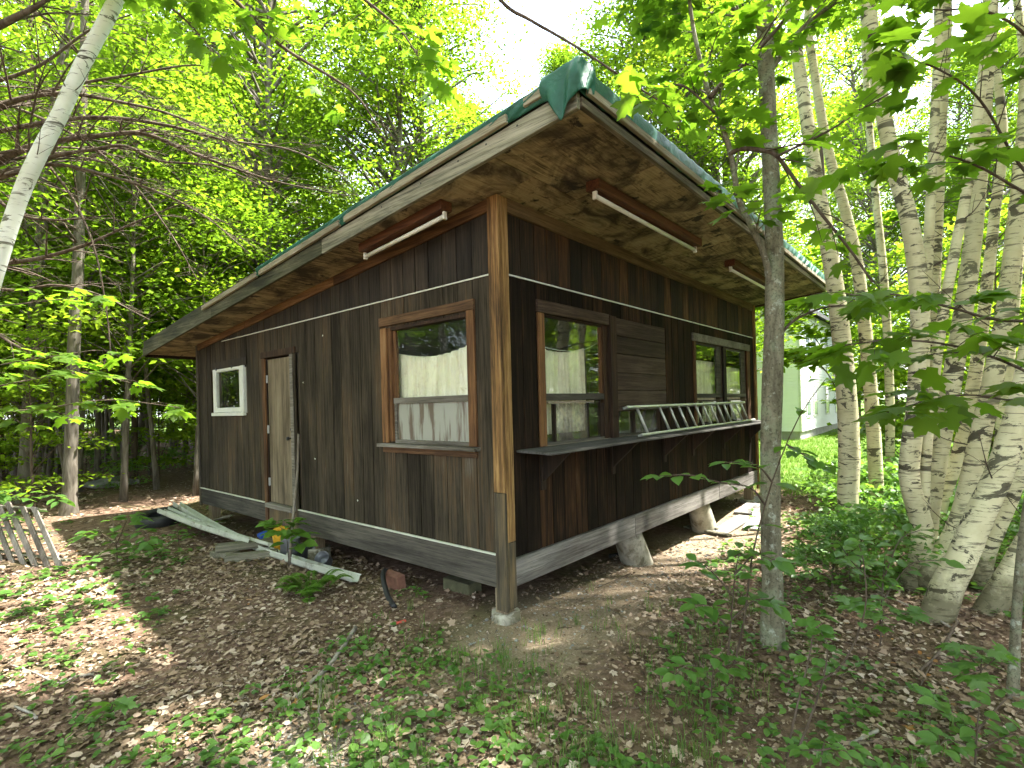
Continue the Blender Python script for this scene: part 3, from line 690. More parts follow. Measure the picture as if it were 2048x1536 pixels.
# door
d = win('door', 'pale bare plywood door with rusty knob')
box('leaf', M['door'], d, .012, .05, 3.765, 4.46, .02, 2.03, .003); box('jamb', M['trim_win'], d, -.028, -.004, 4.475, 4.56, -.25, 2.05, .003)
box('jamb', M['sill'], d, -.030, -.004, 3.665, 3.74, -.03, 2.05, .003); box('casing', M['plank_side'], d, -.024, -.005, 3.60, 3.66, -.28, 2.05, .003)
box('head', M['trim_dark'], d, -.032, -.004, 3.60, 4.58, 2.052, 2.14, .003); box('jamb', M['trim_dark'], d, .0, .09, 4.462, 4.474, .02, 2.04)
box('threshold', M['sill'], d, -.06, .02, 3.74, 4.50, -.05, .012, .004); box('kick_board', M['trim_post_dark'], d, -.012, .014, 3.66, 4.47, -.27, -.055, .003)
for z in (1.70, .99, .25): box('hinge', M['steel'], d, -.012, .01, 4.445, 4.470, z, z + .11, .002)
def lathe(name, m, parent, prof, loc, axis=(0, 0, 1), seg=20):
    q = Vector(axis).to_track_quat('Z', 'Y'); mb = MB()
    a = np.linspace(0, 2 * math.pi, seg, endpoint=False); V = []
    for r_, h in prof:
        for t in a: V.append(Vector(loc) + q @ Vector((r_ * math.cos(t), r_ * math.sin(t), h)))
    n = len(prof); i = np.arange(n - 1)[:, None] * seg; j = np.arange(seg)[None, :]; k = (np.arange(seg) + 1)[None, :] % seg
    mb.add([tuple(v) for v in V], np.stack([i + j, i + k, i + seg + k, i + seg + j], -1).reshape(-1, 4)); return mb.build(name, m, parent)
lathe('knob', M['rubber'], d, [(.001, .0), (.012, .0), (.012, .03), (.026, .035), (.028, .05), (.018, .062), (.001, .064)], (.012, 3.82, .93), (-1, 0, 0))
lathe('lock', M['rubber'], d, [(.001, .0), (.018, .0), (.018, .008), (.001, .01)], (.012, 3.815, 1.05), (-1, 0, 0))
# front window beside the corner
w = win('window', 'front window with tall upper sash and small lower panes')
box('casing', M['trim_win'], w, .505, .598, -.030, -.004, .905, 2.158, .003); box('casing', M['trim_dark'], w, 1.79, 1.925, -.045, -.004, .905, 2.27, .003)
box('casing_head', M['trim_win_x'], w, .500, 1.785, -.034, -.004, 2.162, 2.28, .003); box('casing', M['trim_dark'], w, 1.70, 1.785, .0, .05, .905, 2.158)
box('jamb', M['trim_dark'], w, .602, .625, .0, .10, .905, 2.155); box('upper_sash', M['trim_win_x'], w, .627, 1.698, .02, .05, 2.135, 2.158, .002)
box('upper_sash', M['trim_win'], w, 1.655, 1.698, .02, .05, 1.405, 2.133, .002)
box('meeting_rail', M['sash_x'], w, .602, 1.71, .005, .06, 1.335, 1.402, .003)
box('pane', M['glass'], w, .627, 1.654, .032, .036, 1.404, 2.134)
for a, b in ((.775, .80), (1.375, 1.392), (1.622, 1.70)): box('mullion', M['trim_dark'], w, a, b, .01, .05, .93, 1.30)
box('head_strip', M['batten_x'], w, .64, 1.45, -.02, .012, 1.305, 1.325, .002); box('lower_rail', M['sash_x'], w, .627, 1.698, .01, .055, .905, .928)
box('pane', M['glass'], w, .627, .773, .030, .034, .93, 1.33); box('screen', M['glass_dirty'], w, .802, 1.373, .018, .023, .93, 1.30); box('pane', M['glass'], w, 1.394, 1.62, .030, .034, .93, 1.33)
# boarded part
w = win('shutter_panel', 'dark panel of horizontal boards between the front windows')
for z0, z1 in ((2.062, 2.262), (1.858, 2.056), (1.642, 1.852), (1.438, 1.636), (1.258, 1.432)): box('panel_board', M['plank_panel'], w, 1.94, 3.235, -.022 - rng0.random() * .004, .012, z0, z1, .003)
box('panel_board', M['plank_panel'], w, 1.94, 3.10, -.012, .014, 1.195, 1.252, .003)
box('sash', M['trim_dark'], w, 2.36, 2.42, .01, .05, .93, 1.19); box('sash', M['trim_dark'], w, 3.02, 3.098, .01, .05, .93, 1.19); box('sash', M['sash_x'], w, 1.952, 3.098, .01, .05, .905, .928)
box('pane', M['glass'], w, 1.955, 2.358, .028, .032, .93, 1.19); box('screen', M['glass_dirty'], w, 2.422, 3.018, .02, .025, .93, 1.19)
# far pair
w = win('window', 'pair of front windows behind the ladder')
box('casing', M['trim_win'], w, 4.20, 4.275, -.028, -.004, .905, 2.17, .003); box('casing_head', M['sill'], w, 4.18, 6.83, -.034, -.004, 2.175, 2.29, .003)
box('casing', M['trim_dark'], w, 5.425, 5.555, -.03, -.004, .905, 2.17, .003); box('casing', M['trim_win'], w, 6.665, 6.82, -.028, -.004, .905, 2.17, .003)
for a, b in ((4.282, 5.418), (5.562, 6.658)):
    box('upper_sash', M['trim_dark'], w, a, a + .05, .02, .055, 1.40, 2.165); box('upper_sash', M['sash_x'], w, b - .19, b, .02, .055, 1.40, 2.165)
    box('meeting_rail', M['sash_x'], w, a, b, .005, .06, 1.335, 1.398, .003); box('upper_sash', M['sash_x'], w, a + .052, b - .192, .02, .055, 2.14, 2.165)
    box('pane', M['glass'], w, a + .052, b - .192, .034, .038, 1.40, 2.139)
    box('lower_rail', M['trim_win_x'], w, a, b, .0, .04, 1.28, 1.30); box('screen', M['glass_dirty'], w, a + .3, b - .25, .02, .025, .93, 1.278); box('mullion', M['trim_dark'], w, a + .24, a + .29, .01, .05, .93, 1.278)
    box('pane', M['glass'], w, a, a + .24, .03, .034, .93, 1.278)
# serving counter
c = part('counter'); c['label'] = 'long grey serving counter under the front windows'
obox('counter_board', M['counter'], c, (.17, -.385, .868), (3.3, 0, .004), (0, .38, .01), (0, 0, .022), .003)
obox('counter_board', M['counter'], c, (3.475, -.39, .872), (3.49, 0, .002), (0, .385, .01), (0, 0, .022), .003)
box('counter_edge', M['batten_x'], c, .60, 3.1, -.012, .004, .893, .905)
for x in (.52, 1.81, 3.14, 4.10, 5.38, 6.78):
    bm = bmesh.new(); A = [(x, -.006, .562), (x, -.006, .864), (x, -.34, .864), (x, -.30, .835)]
    v0 = [bm.verts.new(p) for p in A]; v1 = [bm.verts.new((p[0] + .03, p[1], p[2])) for p in A]
    bm.faces.new(v0); bm.faces.new(v1[::-1])
    for i in range(4): bm.faces.new((v0[i], v1[i], v1[(i + 1) % 4], v0[(i + 1) % 4]))
    bmesh.ops.recalc_face_normals(bm, faces=bm.faces[:]); me = bpy.data.meshes.new('bracket'); bm.to_mesh(me); bm.free()
    link('bracket', me, M['bracket'], c)
    box('bracket_cleat', M['bracket'], c, x - .02, x + .05, -.026, -.005, .50, .862)
# posts and concrete piers
ps = part('foundation')
box('post', M['block'], ps, -.015, .10, .0, .125, G(0, 0) + .07, -.29, .005); 
def pier(x, y, z0, z1, r0, r1, tx=0, ty=0):
    mb = MB(); n = 6; pts = [(x + tx * t, y + ty * t, z0 + (z1 - z0) * t) for t in np.linspace(0, 1, n)]
    mb.tube(pts, np.linspace(r0, r1, n), 22, .02, np.random.default_rng(int(x * 100 + 7))); return mb.build('pier', M['concrete'], ps)
pier(.05, .06, G(0, 0) - .15, G(0, 0) + .075, .135, .125)
pier(2.72, .16, G(2.8, .1) - .12, -.27, .205, .17, -.28, .03); pier(5.0, .16, G(5, .1) - .12, -.27, .205, .16, -.28, .03); pier(6.95, .12, G(6.9, .1) - .1, -.58, .14, .13)
pier(.16, 3.45, G(.1, 3.5) - .1, -.50, .16, .15); pier(.16, 6.9, G(.1, 6.9) - .1, -.60, .16, .15)
box('post', M['block'], ps, .09, .22, 3.38, 3.52, -.52, -.285, .004); box('post', M['block'], ps, .06, .2, 6.82, 6.98, -.62, -.265, .004); box('post', M['block'], ps, 6.88, 7.0, .02, .16, -.62, -.285, .004)
box('metal_strap', M['tin'], ps, .085, .09, 3.40, 3.50, -.50, -.43)
for x, y in ((3.5, 3.5), (3.5, 6.8), (6.9, 3.5), (6.9, 6.8)): pier(x, y, G(x, y) - .1, -.27, .15, .14)

# ================================================================== things on and round the cabin
def curtain(label, a0, a1, off, top_fn, z0, side, folds=17, seed=1):
    rng = random.Random(seed); n, k = 120, 14; V = np.zeros((n, k, 3))
    for i in range(n):
        u = i / (n - 1); a = a0 + (a1 - a0) * u
        for j in range(k):
            t = j / (k - 1); zt = top_fn(u); z = z0 + (zt - z0) * t
            w = .022 * math.sin(u * folds * 6.283 + 1.5 * math.sin(u * 9)) * (1.15 - .4 * t) + .010 * math.sin(u * folds * 15 + t * 2)
            V[i, j] = (off + w, a, z) if side == 'L' else (a + .03 * (1 - t) * (u - .5), off + w, z)
    i = (np.arange(n - 1)[:, None] * k + np.arange(k - 1)[None, :]).ravel()
    o = link('curtain', mesh_np('curtain', V.reshape(-1, 3), np.stack([i, i + k, i + k + 1, i + 1], -1), True), M['cloth'])
    sm = o.modifiers.new('thick', 'SOLIDIFY'); sm.thickness = .002
    tag(o, label, 'curtain', 'cream curtains strung behind the windows'); return o
curtain('water stained cream curtain hung behind the large side window', .30, 1.66, .13, lambda u: 1.90 - .10 * math.sin(u * 3.14) + .03 * (1 - u), .80, 'L', 15)
curtain('cream curtain sagging behind the front window beside the corner post', .52, 1.50, .13, lambda u: 1.90 - .07 * math.sin(u * 3.14), 1.0, 'R', 13)
curtain('cream curtain behind the nearer window of the far front pair', 4.2, 5.40, .13, lambda u: 1.92, .95, 'R', 14)
curtain('cream curtain behind the farthest front window', 5.5, 6.7, .13, lambda u: 1.86, .95, 'R', 14)
mb = MB(); mb.tube(curve_pts([(.4, .17, 1.94), (1.0, .17, 1.86), (1.5, .17, 1.88), (1.85, .17, 1.98)], 12), .004, 5); tag(mb.build('string', M['white_paint']), 'thin cord that carries the curtain behind the corner front window', 'cord')

# fluorescent lamps under the eaves (unlit)
def lamp(label, p0, p1, across, hm):
    """housing between two points under the roof, tube hanging below"""
    p0 = Vector(p0); p1 = Vector(p1); e = p1 - p0; L = e.length; a = Vector(across).normalized()
    t = thing('strip_light', label, 'light', tuple(p0), 'strip lights under the eaves')
    o0 = Vector()
    dn = Vector((0, 0, -1))
    obox('housing', hm, t, o0 - a * .065 + dn * .085, e, a * .13, Vector((0, 0, .082)), .004)
    for s in (0.012, .97):
        obox('lamp_holder', M['white_cap'], t, o0 + e * s - a * .02 + dn * .155, e.normalized() * .022, a * .04, Vector((0, 0, .068)), .003)
    mb = MB(); mb.tube([o0 + e * .02 + dn * .125, o0 + e * .5 + dn * .127, o0 + e * .975 + dn * .125], .019, 12); mb.build('tube', M['tube'], t)
    return t
lamp('brown boxed strip light under the side eave', (-.28, .33, zs(-.28, .33) - .001), (-.28, 1.58, zs(-.28, 1.58) - .001), (1, 0, 0), M['fixture_y'])
lamp('long brown strip light under the front eave nearest the corner post', (.42, -.70, zs(.42, -.7) - .001), (2.66, -.70, zs(2.66, -.7) - .001), (0, 1, 0), M['fixture'])
lamp('strip light under the front eave partly behind the mossy maple trunk', (3.78, -.70, zs(3.78, -.7) - .001), (6.0, -.70, zs(6.0, -.7) - .001), (0, 1, 0), M['fixture'])

# ladder lying on the counter
def ladder():
    t = thing('ladder', 'aluminium ladder lying on its side along the grey counter', 'ladder', (2.15, -.2, .9))
    b0, b1 = Vector((2.12, -.205, .915)), Vector((6.72, -.10, .918)); u0, u1 = Vector((2.10, -.075, 1.235)), Vector((6.22, -.05, 1.238))
    o = Vector((2.15, -.2, .9))
    def rail(a, b):
        e = (b - a); sd = (u0 - b0).normalized() * .028
        n = e.cross(sd).normalized() * .062
        obox('rail', M['alu'], t, a - o - n * .5 - sd * .5, e, sd, n, .003)
    rail(b0, b1); rail(Vector((2.02, -.075, 1.235)), u1 + Vector((.1, 0, 0)))
    for i in range(13):
        f = .045 + i * .0755 if i == 0 else .045 + .07 + i * .0672
        p = b0.lerp(b1, f); q = u0.lerp(u1 + Vector((.3, 0, 0)), f)
        mb = MB(); mb.tube([p - o, q - o], .016, 10); mb.build('rung', M['alu'], t)
ladder()

# pole leaning on the door jamb
mb = MB(); mb.tube(curve_pts([(-.30, 3.32, G(-.3, 3.3)), (-.19, 3.38, .1), (-.09, 3.46, .55), (-.045, 3.50, 1.0)], 10), np.linspace(.019, .014, 10), 8)
tag(mb.build('leaning_pole', M['pole']), 'grey wooden pole leaning against the door jamb', 'pole')

# gutters lying on the ground along the side wall
def gutter(label, p0, p1, w, roll=0.0, sag=.0, n=14):
    p0 = Vector(p0); p1 = Vector(p1); e = (p1 - p0).normalized(); s = e.cross(Vector((0, 0, 1))).normalized(); u = s.cross(e)
    prof = [(-.5, .42), (-.5, .50), (-.42, .50), (-.42, .40), (-.40, .02), (-.30, -.12), (.30, -.12), (.42, .10), (.40, .34), (.5, .44), (.46, .52)]
    V = []; k = len(prof); cr_, sr_ = math.cos(roll), math.sin(roll)
    for i in range(n):
        t = i / (n - 1); c = p0.lerp(p1, t) - Vector((0, 0, sag * math.sin(t * math.pi)))
        for a, b in prof: V.append(c + s * (w * (a * cr_ - b * sr_)) + u * (w * (a * sr_ + b * cr_)))
    i = (np.arange(n - 1)[:, None] * k + np.arange(k - 1)[None, :]).ravel()
    me = mesh_np('gutter', [tuple(v) for v in V], np.stack([i, i + k, i + k + 1, i + 1], -1))
    o = link('gutter', me, M['gutter']); sm = o.modifiers.new('thick', 'SOLIDIFY'); sm.thickness = .004
    tag(o, label, 'gutter', 'old white gutters by the side wall'); return o
gutter('long white rain gutter lying from the tyre past the fern', (-.34, 7.30, -.28), (-.20, 2.03, -.56), .13, .25, .13, 24)
gutter('shorter dented white gutter beside the long one, its end on the timbers', (-.62, 7.15, -.33), (-.36, 4.25, -.46), .12, .35, .03)
gutter('narrow white gutter strip nearest the side skirt', (-.47, 7.2, -.31), (-.28, 3.9, -.455), .07, .5, .04)

# short timbers
def timber(label, c, L, w, h, rot, m=None, tilt=0):
    t = hexa('timber', m or M['old_timber'], None, [(-L / 2, -w / 2, 0), (L / 2, -w / 2, 0), (L / 2, w / 2, 0), (-L / 2, w / 2, 0), (-L / 2, -w / 2, h), (L / 2, -w / 2, h), (L / 2, w / 2, h), (-L / 2, w / 2, h)], .006)
    t.location = c; t.rotation_euler = (0, tilt, rot); tag(t, label, 'timber', 'loose timbers and boards'); return t
g = G(-.6, 4.3)
timber('bottom grey timber of the small stack beside the gutters', (-.62, 4.45, g - .02), .20, .34, .11, R(15))
timber('grey timber lying on top of the small stack beside the gutters', (-.40, 4.33, g + .095), .70, .17, .085, R(-28))
timber('grey notched timber in front of the small stack', (-.45, 4.02, g - .01), .62, .13, .11, R(-30))
timber('weathered plank propped under the skirt near the back corner', (-.05, 6.1, -.42), .9, .09, .03, R(80), tilt=R(12))

# tyre lying by the back corner
def tyre():
    mb = MB(); n, k = 36, 14; a = np.linspace(0, 2 * math.pi, n, endpoint=False); Rr, rr = .27, .105
    prof = [(Rr - .10, -.085), (Rr - .02, -.10), (Rr + .06, -.09), (Rr + .085, -.06), (Rr + .092, -.02), (Rr + .092, .02), (Rr + .085, .06), (Rr + .06, .09), (Rr - .02, .10), (Rr - .10, .085), (Rr - .095, .06), (Rr + .03, .05), (Rr + .03, -.05), (Rr - .095, -.06)]
    V = [(p[0] * math.cos(t), p[0] * math.sin(t), p[1]) for t in a for p in prof]; k = len(prof)
    F = [(i * k + j, ((i + 1) % n) * k + j, ((i + 1) % n) * k + (j + 1) % k, i * k + (j + 1) % k) for i in range(n) for j in range(k)]
    mb.add(V, F); o = mb.build('tyre', M['rubber']); o.location = (-.52, 7.55, G(-.5, 7.5) + .10); o.rotation_euler = (R(6), R(-8), 0)
    tag(o, 'black rubber tyre lying on the leaves behind the gutter ends', 'tyre')
tyre()
# yellow can, tins, blue scrap under the skirt
def can(name, label, m, loc, r, h, tilt, open_=False):
    t = thing(name, label, 'bucket' if open_ else 'can', loc)
    q = [(r * .94, 0), (r, h * .04), (r, h * .96), (r * 1.03, h), (r * .95, h), (r * .95, h * .08), (.001, h * .06)] if open_ else [(.001, 0), (r * .96, 0), (r, h * .03), (r, h * .32), (r * 1.02, h * .34), (r, h * .36), (r, h * .97), (r * .96, h), (.001, h * .985)]
    lathe('body', m, t, q, (0, 0, 0)); t.rotation_euler = tilt; return t
can('paint_can', 'yellow chipped metal can under the skirt behind the gutters', M['yellow'], (.02, 4.10, G(0, 4.1) + .02), .13, .34, (R(18), R(-14), 0))
can('bucket', 'dull grey tin bucket standing behind the leafy seedling', M['tin'], (-.10, 3.72, G(-.1, 3.7)), .12, .27, (0, R(4), 0), True)
can('bucket', 'small black bucket beside the concrete pier under the side wall', M['rubber'], (.03, 3.62 - .08, G(0, 3.6) - .02), .10, .2, (R(0), R(2), 0), True)
can('bucket', 'small dark pail tipped over beside the side wall pier', M['tin'], (.02, 3.02, G(0, 3) + .05), .085, .16, (R(30), R(-45), 0), True)
o = obox('plastic_scrap', M['blue'], None, (-.06, 4.65, G(0, 4.6) + .10), (.16, .02, .03), (.03, .2, .01), (0, .01, .05), .01); tag(o, 'blue plastic scrap half hidden under the skirt', 'scrap')
o = obox('plastic_scrap', M['red'], None, (-.55, .83, G(-.5, .85) + .006), (.09, -.03, .004), (.02, .04, 0), (0, 0, .008), .002); tag(o, 'small red scrap lying on the dirt near the hose', 'scrap')
# brick and block under the side skirt
o = obox('brick', M['brick'], None, (-.02, 1.50, G(0, 1.6) + .0), (.10, -.01, .02), (-.02, .24, .02), (-.02, .0, .15), .008); tag(o, 'old red brick under the side skirt by the hose', 'brick')
o = obox('concrete_block', M['mossy'], None, (.30, .78, G(0, .9) - .08), (.19, 0, 0), (0, .39, 0), (0, 0, .19), .008); tag(o, 'mossy concrete block in the dark under the side skirt', 'block')
mb = MB(); mb.tube(curve_pts([(.06, 1.78, -.48), (-.04, 1.72, -.44), (-.15, 1.58, -.47), (-.22, 1.42, G(-.2, 1.4) + .05), (-.28, 1.28, G(-.3, 1.3) + .03), (-.33, 1.15, G(-.3, 1.15) + .02)], 20), .026, 10)
tag(mb.build('hose', M['rubber']), 'black corrugated hose curling out from under the side skirt', 'hose')
mb = MB(); q = ground_at(1290, 1110); mb.tube([q + Vector((-.5, .25, .06)), q + Vector((-.12, -.02, .09))], .028, 10); tag(mb.build('pipe', M['rubber']), 'black pipe stub lying beside the nearer tilted front pier', 'pipe')
o = obox('flat_stone', M['stone'], None, ground_at(1110, 1140) + Vector((0, 0, -.01)), (.32, .1, 0), (-.06, .16, 0), (0, 0, .04), .012); tag(o, 'flat grey stone under the front skirt beside the corner', 'stone')
# loose boards in front of the far pier
def board(label, pa, pb, w, m='silver_board', lift=.0):
    a = ground_at(*pa); b = ground_at(*pb); e = b - a; s = e.cross(Vector((0, 0, 1))).normalized() * w
    o = obox('loose_board', M[m], None, a - s * .5 + Vector((0, 0, .01 + lift)), e, s, Vector((0, 0, .032)), .004); tag(o, label, 'board', 'loose boards in front of the cabin'); return o
board('silvered broad board on the dirt beside the far tilted pier', (1438, 1068), (1492, 1036), .24)
board('silvered board lying farthest out toward the mossy maple', (1505, 1062), (1528, 1030), .30)
board('silvered board leading to the far front corner post', (1488, 1030), (1530, 998), .34)
board('dark thin board lying under the front wall between the piers', (1371, 1056), (1460, 1075), .10, 'old_timber')
board('short grey strip lying across the dark thin board', (1392, 1056), (1436, 1066), .06, 'old_timber', .035)

# pallet leaning by the woods
def pallet():
    A = ground_at(137, 1140); B = ground_at(-8, 1118); e1 = (B - A); L1 = e1.length; e1n = e1.normalized()
    T = P(76, 1008, dep_of(A.x, A.y) + .55); e2 = (T - A); L2 = e2.length
    n = e1n.cross(e2.normalized()).normalized()
    if n.dot(FW) > 0: n = -n
    t = thing('wooden_pallet', 'sun bleached wooden pallet leaning among the undergrowth', 'pallet', tuple(A)); rr = random.Random(4)
    k = 6
    for i in range(k):
        w = .125 + rr.random() * .02; u = (i + .04) * (L1 / k)
        tilt = e1n * (rr.random() - .5) * .06
        obox('slat', M['pallet'], t, e1n * u + n * .02 + Vector((0, 0, -.03)), e1n * w, e2 * (.92 + rr.random() * .16) + tilt, n * .02, .003)
    for f in (.12, .52, .90): obox('stringer', M['old_timber'], t, e2 * f - n * .075, e1, e2.normalized() * .04, n * .09, .004)
pallet()
# pale boulder in the woods
def rock(label, c, s, seed):
    bm = bmesh.new(); bmesh.ops.create_icosphere(bm, subdivisions=3, radius=1); rr = random.Random(seed); ph = [rr.random() * 6 for _ in range(6)]
    for v in bm.verts:
        k = 1 + .16 * math.sin(v.co.x * 3 + ph[0]) + .13 * math.sin(v.co.y * 4 + ph[1]) + .12 * math.sin(v.co.z * 5 + ph[2]) + .05 * math.sin(v.co.x * 9 + v.co.y * 8 + ph[3])
        v.co = Vector((v.co.x * s[0], v.co.y * s[1], v.co.z * s[2])) * k
    me = bpy.data.meshes.new('boulder'); bm.to_mesh(me); bm.free()
    o = link('boulder', me, M['stone'], None, c); tag(o, label, 'boulder', 'pale boulders in the woods')
g = ground_at(215, 972); rock('pale lichened boulder on the forest floor between the grey trunks', g, (.42, .34, .26), 2)
g = ground_at(255, 968); rock('smaller boulder beside the pale lichened one', g, (.28, .25, .17), 5)

# ================================================================== white house beyond the lawn
def house():
    x0, y0 = 21.05, 2.2; zb = G(x0, y0) - .1; W, D, H = 11.0, 9.5, 5.6
    t = thing('white_house', 'white clapboard house across the sunny lawn', 'house', (x0, y0, zb)); o = Vector((x0, y0, zb))
    box('foundation', M['found'], t, x0 + .04, x0 + W - .04, y0 + .04, y0 + D - .04, zb - .3, zb + .45)
    z = .45; n = 0; c = .125; rows = int((H - z) / c)
    wsd = empty('wall'); wsd.parent = t; wfr = empty('wall'); wfr.parent = t
    for i in range(rows):
        a = z + i * c
        m = hexa('clapboard', M['shingle_wall'], wsd, [(-.03, .02, a), (.06, .02, a), (.06, D, a), (-.03, D, a), (-.006, .02, a + c - .004), (.06, .02, a + c - .004), (.06, D, a + c - .004), (-.006, D, a + c - .004)])
        m = hexa('clapboard', M['shingle_wall'], wfr, [(.02, -.03, a), (W, -.03, a), (W, .06, a), (.02, .06, a), (.02, -.006, a + c - .004), (W, -.006, a + c - .004), (W, .06, a + c - .004), (.02, .06, a + c - .004)])
    box('corner_board', M['white_paint'], t, x0 - .045, x0 + .05, y0 - .045, y0 + .05, zb + .45, zb + H)
    box('core', M['shingle_wall'], t, x0 + .08, x0 + W, y0 + .08, y0 + D, zb + .4, zb + H)
    for (xa, za) in ((.9, 1.0), (2.3, 1.0), (5.0, 1.0), (7.5, 1.0), (.9, 3.5), (2.3, 3.5), (5.0, 3.5), (7.5, 3.5)):
        w_ = empty('window', ); w_.parent = t
        for b in ((xa, xa + .85, -.055, -.032, za, za + .07), (xa, xa + .85, -.055, -.032, za + 1.38, za + 1.45), (xa, xa + .08, -.054, -.032, za + .071, za + 1.379), (xa + .77, xa + .85, -.054, -.032, za + .071, za + 1.379), (xa + .081, xa + .769, -.05, -.032, za + .68, za + .74)):
            bx_ = box('frame', M['white_paint'], w_, *b)
        box('pane', M['dark_pane'], w_, xa + .08, xa + .77, -.045, -.034, za + .07, za + 1.38)
    ov = .4
    for s in (0, 1):
        ya, yb = (-ov, D / 2) if s == 0 else (D + ov, D / 2); za, zb_ = H - .15, H + 2.6
        hexa('roof', M['house_roof'], t, [(-ov, ya, za), (W + ov, ya, za), (W + ov, yb, zb_), (-ov, yb, zb_), (-ov, ya, za + .16), (W + ov, ya, za + .16), (W + ov, yb, zb_ + .16), (-ov, yb, zb_ + .16)])
    bm = bmesh.new(); q = [(0.02, .05, H), (.02, D - .05, H), (.02, D / 2, H + 2.5)]; v0 = [bm.verts.new(p) for p in q]; v1 = [bm.verts.new((p[0] + .1, p[1], p[2])) for p in q]
    bm.faces.new(v0); bm.faces.new(v1[::-1])
    for i in range(3): bm.faces.new((v0[i], v1[i], v1[(i + 1) % 3], v0[(i + 1) % 3]))
    me = bpy.data.meshes.new('gable'); bm.to_mesh(me); bm.free(); link('gable', me, M['shingle_wall'], t)
house()

# ================================================================== leaves
def _fan(outline, c, zf):
    pts = [c] + outline; V = np.array([(x, y, zf(x, y)) for x, y in pts]); n = len(outline)
    return V, np.array([(0, 1 + i, 1 + (i + 1) % n) for i in range(n)])
def _sym(half): return half + [(x, -y) for x, y in half[::-1] if abs(y) > 1e-6]
TPL = {}
TPL['quad'] = (np.array([(0, 0, 0), (.42, .30, .07), (1, 0, -.06), (.42, -.30, .07)], float), np.array([(0, 2, 1), (0, 3, 2)]))
TPL['slim'] = (np.array([(0, 0, 0), (.4, .17, .04), (1, 0, -.12), (.4, -.17, .04)], float), np.array([(0, 2, 1), (0, 3, 2)]))
TPL['ovate'] = _fan(_sym([(0, 0), (.12, .17), (.35, .29), (.62, .24), (.84, .11), (1, 0)]), (.45, 0), lambda x, y: -.20 * (x - .3) ** 2 + .22 * abs(y))
TPL['round'] = _fan(_sym([(0, 0), (.05, .22), (.3, .38), (.62, .35), (.88, .16), (1, 0)]), (.45, 0), lambda x, y: -.15 * (x - .3) ** 2 + .16 * abs(y))
_mp = [(0, 0), (-.10, .13), (-.05, .30), (.02, .50), (.16, .36), (.27, .30), (.38, .44), (.66, .58), (.60, .38), (.60, .21), (.74, .22), (.82, .10), (1.02, 0)]
TPL['maple'] = _fan(_sym(_mp), (.26, 0), lambda x, y: -.22 * (x - .25) ** 2 - .30 * y * y + .10 * abs(y))
TPL['maple_b'] = _fan(_sym(_mp), (.26, 0), lambda x, y: -.05 * (x - .25) ** 2 - .10 * y * y - .20 * abs(y) - .12 * x)
TPL['dry'] = _fan(_sym([(0, 0), (.15, .22), (.5, .30), (.8, .16), (1, 0)]), (.5, 0), lambda x, y: .9 * y * y + .25 * (x - .5) ** 2)
TPL['dry_b'] = _fan(_sym([(0, 0), (-.05, .3), (.25, .24), (.5, .46), (.6, .2), (1, 0)]), (.3, 0), lambda x, y: .35 * math.sin(x * 4) * .3 + .5 * y * y)

def leaf_arrays(kind, Pp, X, N, S, v):
    T, F = TPL[kind]; X = X / (np.linalg.norm(X, axis=1)[:, None] + 1e-9)
    Y = np.cross(N, X); Y /= np.linalg.norm(Y, axis=1)[:, None] + 1e-9; Z = np.cross(X, Y)
    V = Pp[:, None, :] + S[:, None, None] * (T[None, :, 0, None] * X[:, None, :] + T[None, :, 1, None] * Y[:, None, :] + T[None, :, 2, None] * Z[:, None, :])
    n, k = len(Pp), len(T); FF = (F[None] + (np.arange(n) * k)[:, None, None]).reshape(-1, 3)
    return V.reshape(-1, 3), FF, np.repeat(v, k)
def leaves_mesh(name, sets):
    VV, FF, vv, n = [], [], [], 0
    for s in sets:
        V, F, v = leaf_arrays(*s); VV.append(V); FF.append(F + n); vv.append(v); n += len(V)
    return mesh_np(name, np.vstack(VV), np.vstack(FF), False, np.concatenate(vv))
_leafm = {}
def leaf_obj(kind, m, parent, p, X, N, s, base):
    """one leaf as a piece of its own; alike leaves share a mesh"""
    me = _leafm.get((kind, m.name))
    if me is None:
        T, F = TPL[kind]; me = mesh_np('leaf', T, F, False, np.full(len(T), .45)); me.materials.append(m); _leafm[(kind, m.name)] = me
    X = Vector(X).normalized(); Y = Vector(N).cross(X).normalized(); Z = X.cross(Y); t = Vector(p) - base
    o = bpy.data.objects.new('leaf', me); COL.objects.link(o); o.parent = parent
    o.matrix_basis = Matrix(((X.x * s, Y.x * s, Z.x * s, t.x), (X.y * s, Y.y * s, Z.y * s, t.y), (X.z * s, Y.z * s, Z.z * s, t.z), (0, 0, 0, 1)))
    return o

# chosen ground and leaf points; canopy leaves toward the sun are cut away to light them
SUN_GAPS = [(ground_at(60, 1085), .8), (ground_at(210, 1170), .62), (ground_at(70, 1300), .7), (ground_at(330, 1215), .35), (ground_at(1560, 1310), .22), (ground_at(1490, 1020), .6), (ground_at(130, 1010), .5), (ground_at(1080, 1280), .2), (P(1860, 150, 2.8), .55), (P(1930, 300, 2.85), .5), (P(1780, 120, 2.75), .4), (P(1320, 160, 3.4), .5), (P(1150, 80, 3.5), .5), (P(700, 120, 4.6), .7), (P(850, 60, 4.4), .7), (P(1640, 60, 3.8), .5), (P(1420, 60, 3.8), .4), (P(120, 800, 5.2), .5), (P(260, 790, 5.1), .35), (P(1640, 1090, 5.4), .25), (P(1900, 900, 4.6), .25), (P(1400, 250, 3.8), .35), (P(1520, 260, 3.8), .35), (P(1650, 240, 3.7), .35), (P(1240, 230, 3.7), .3), (P(1700, 450, 3.7), .3)]
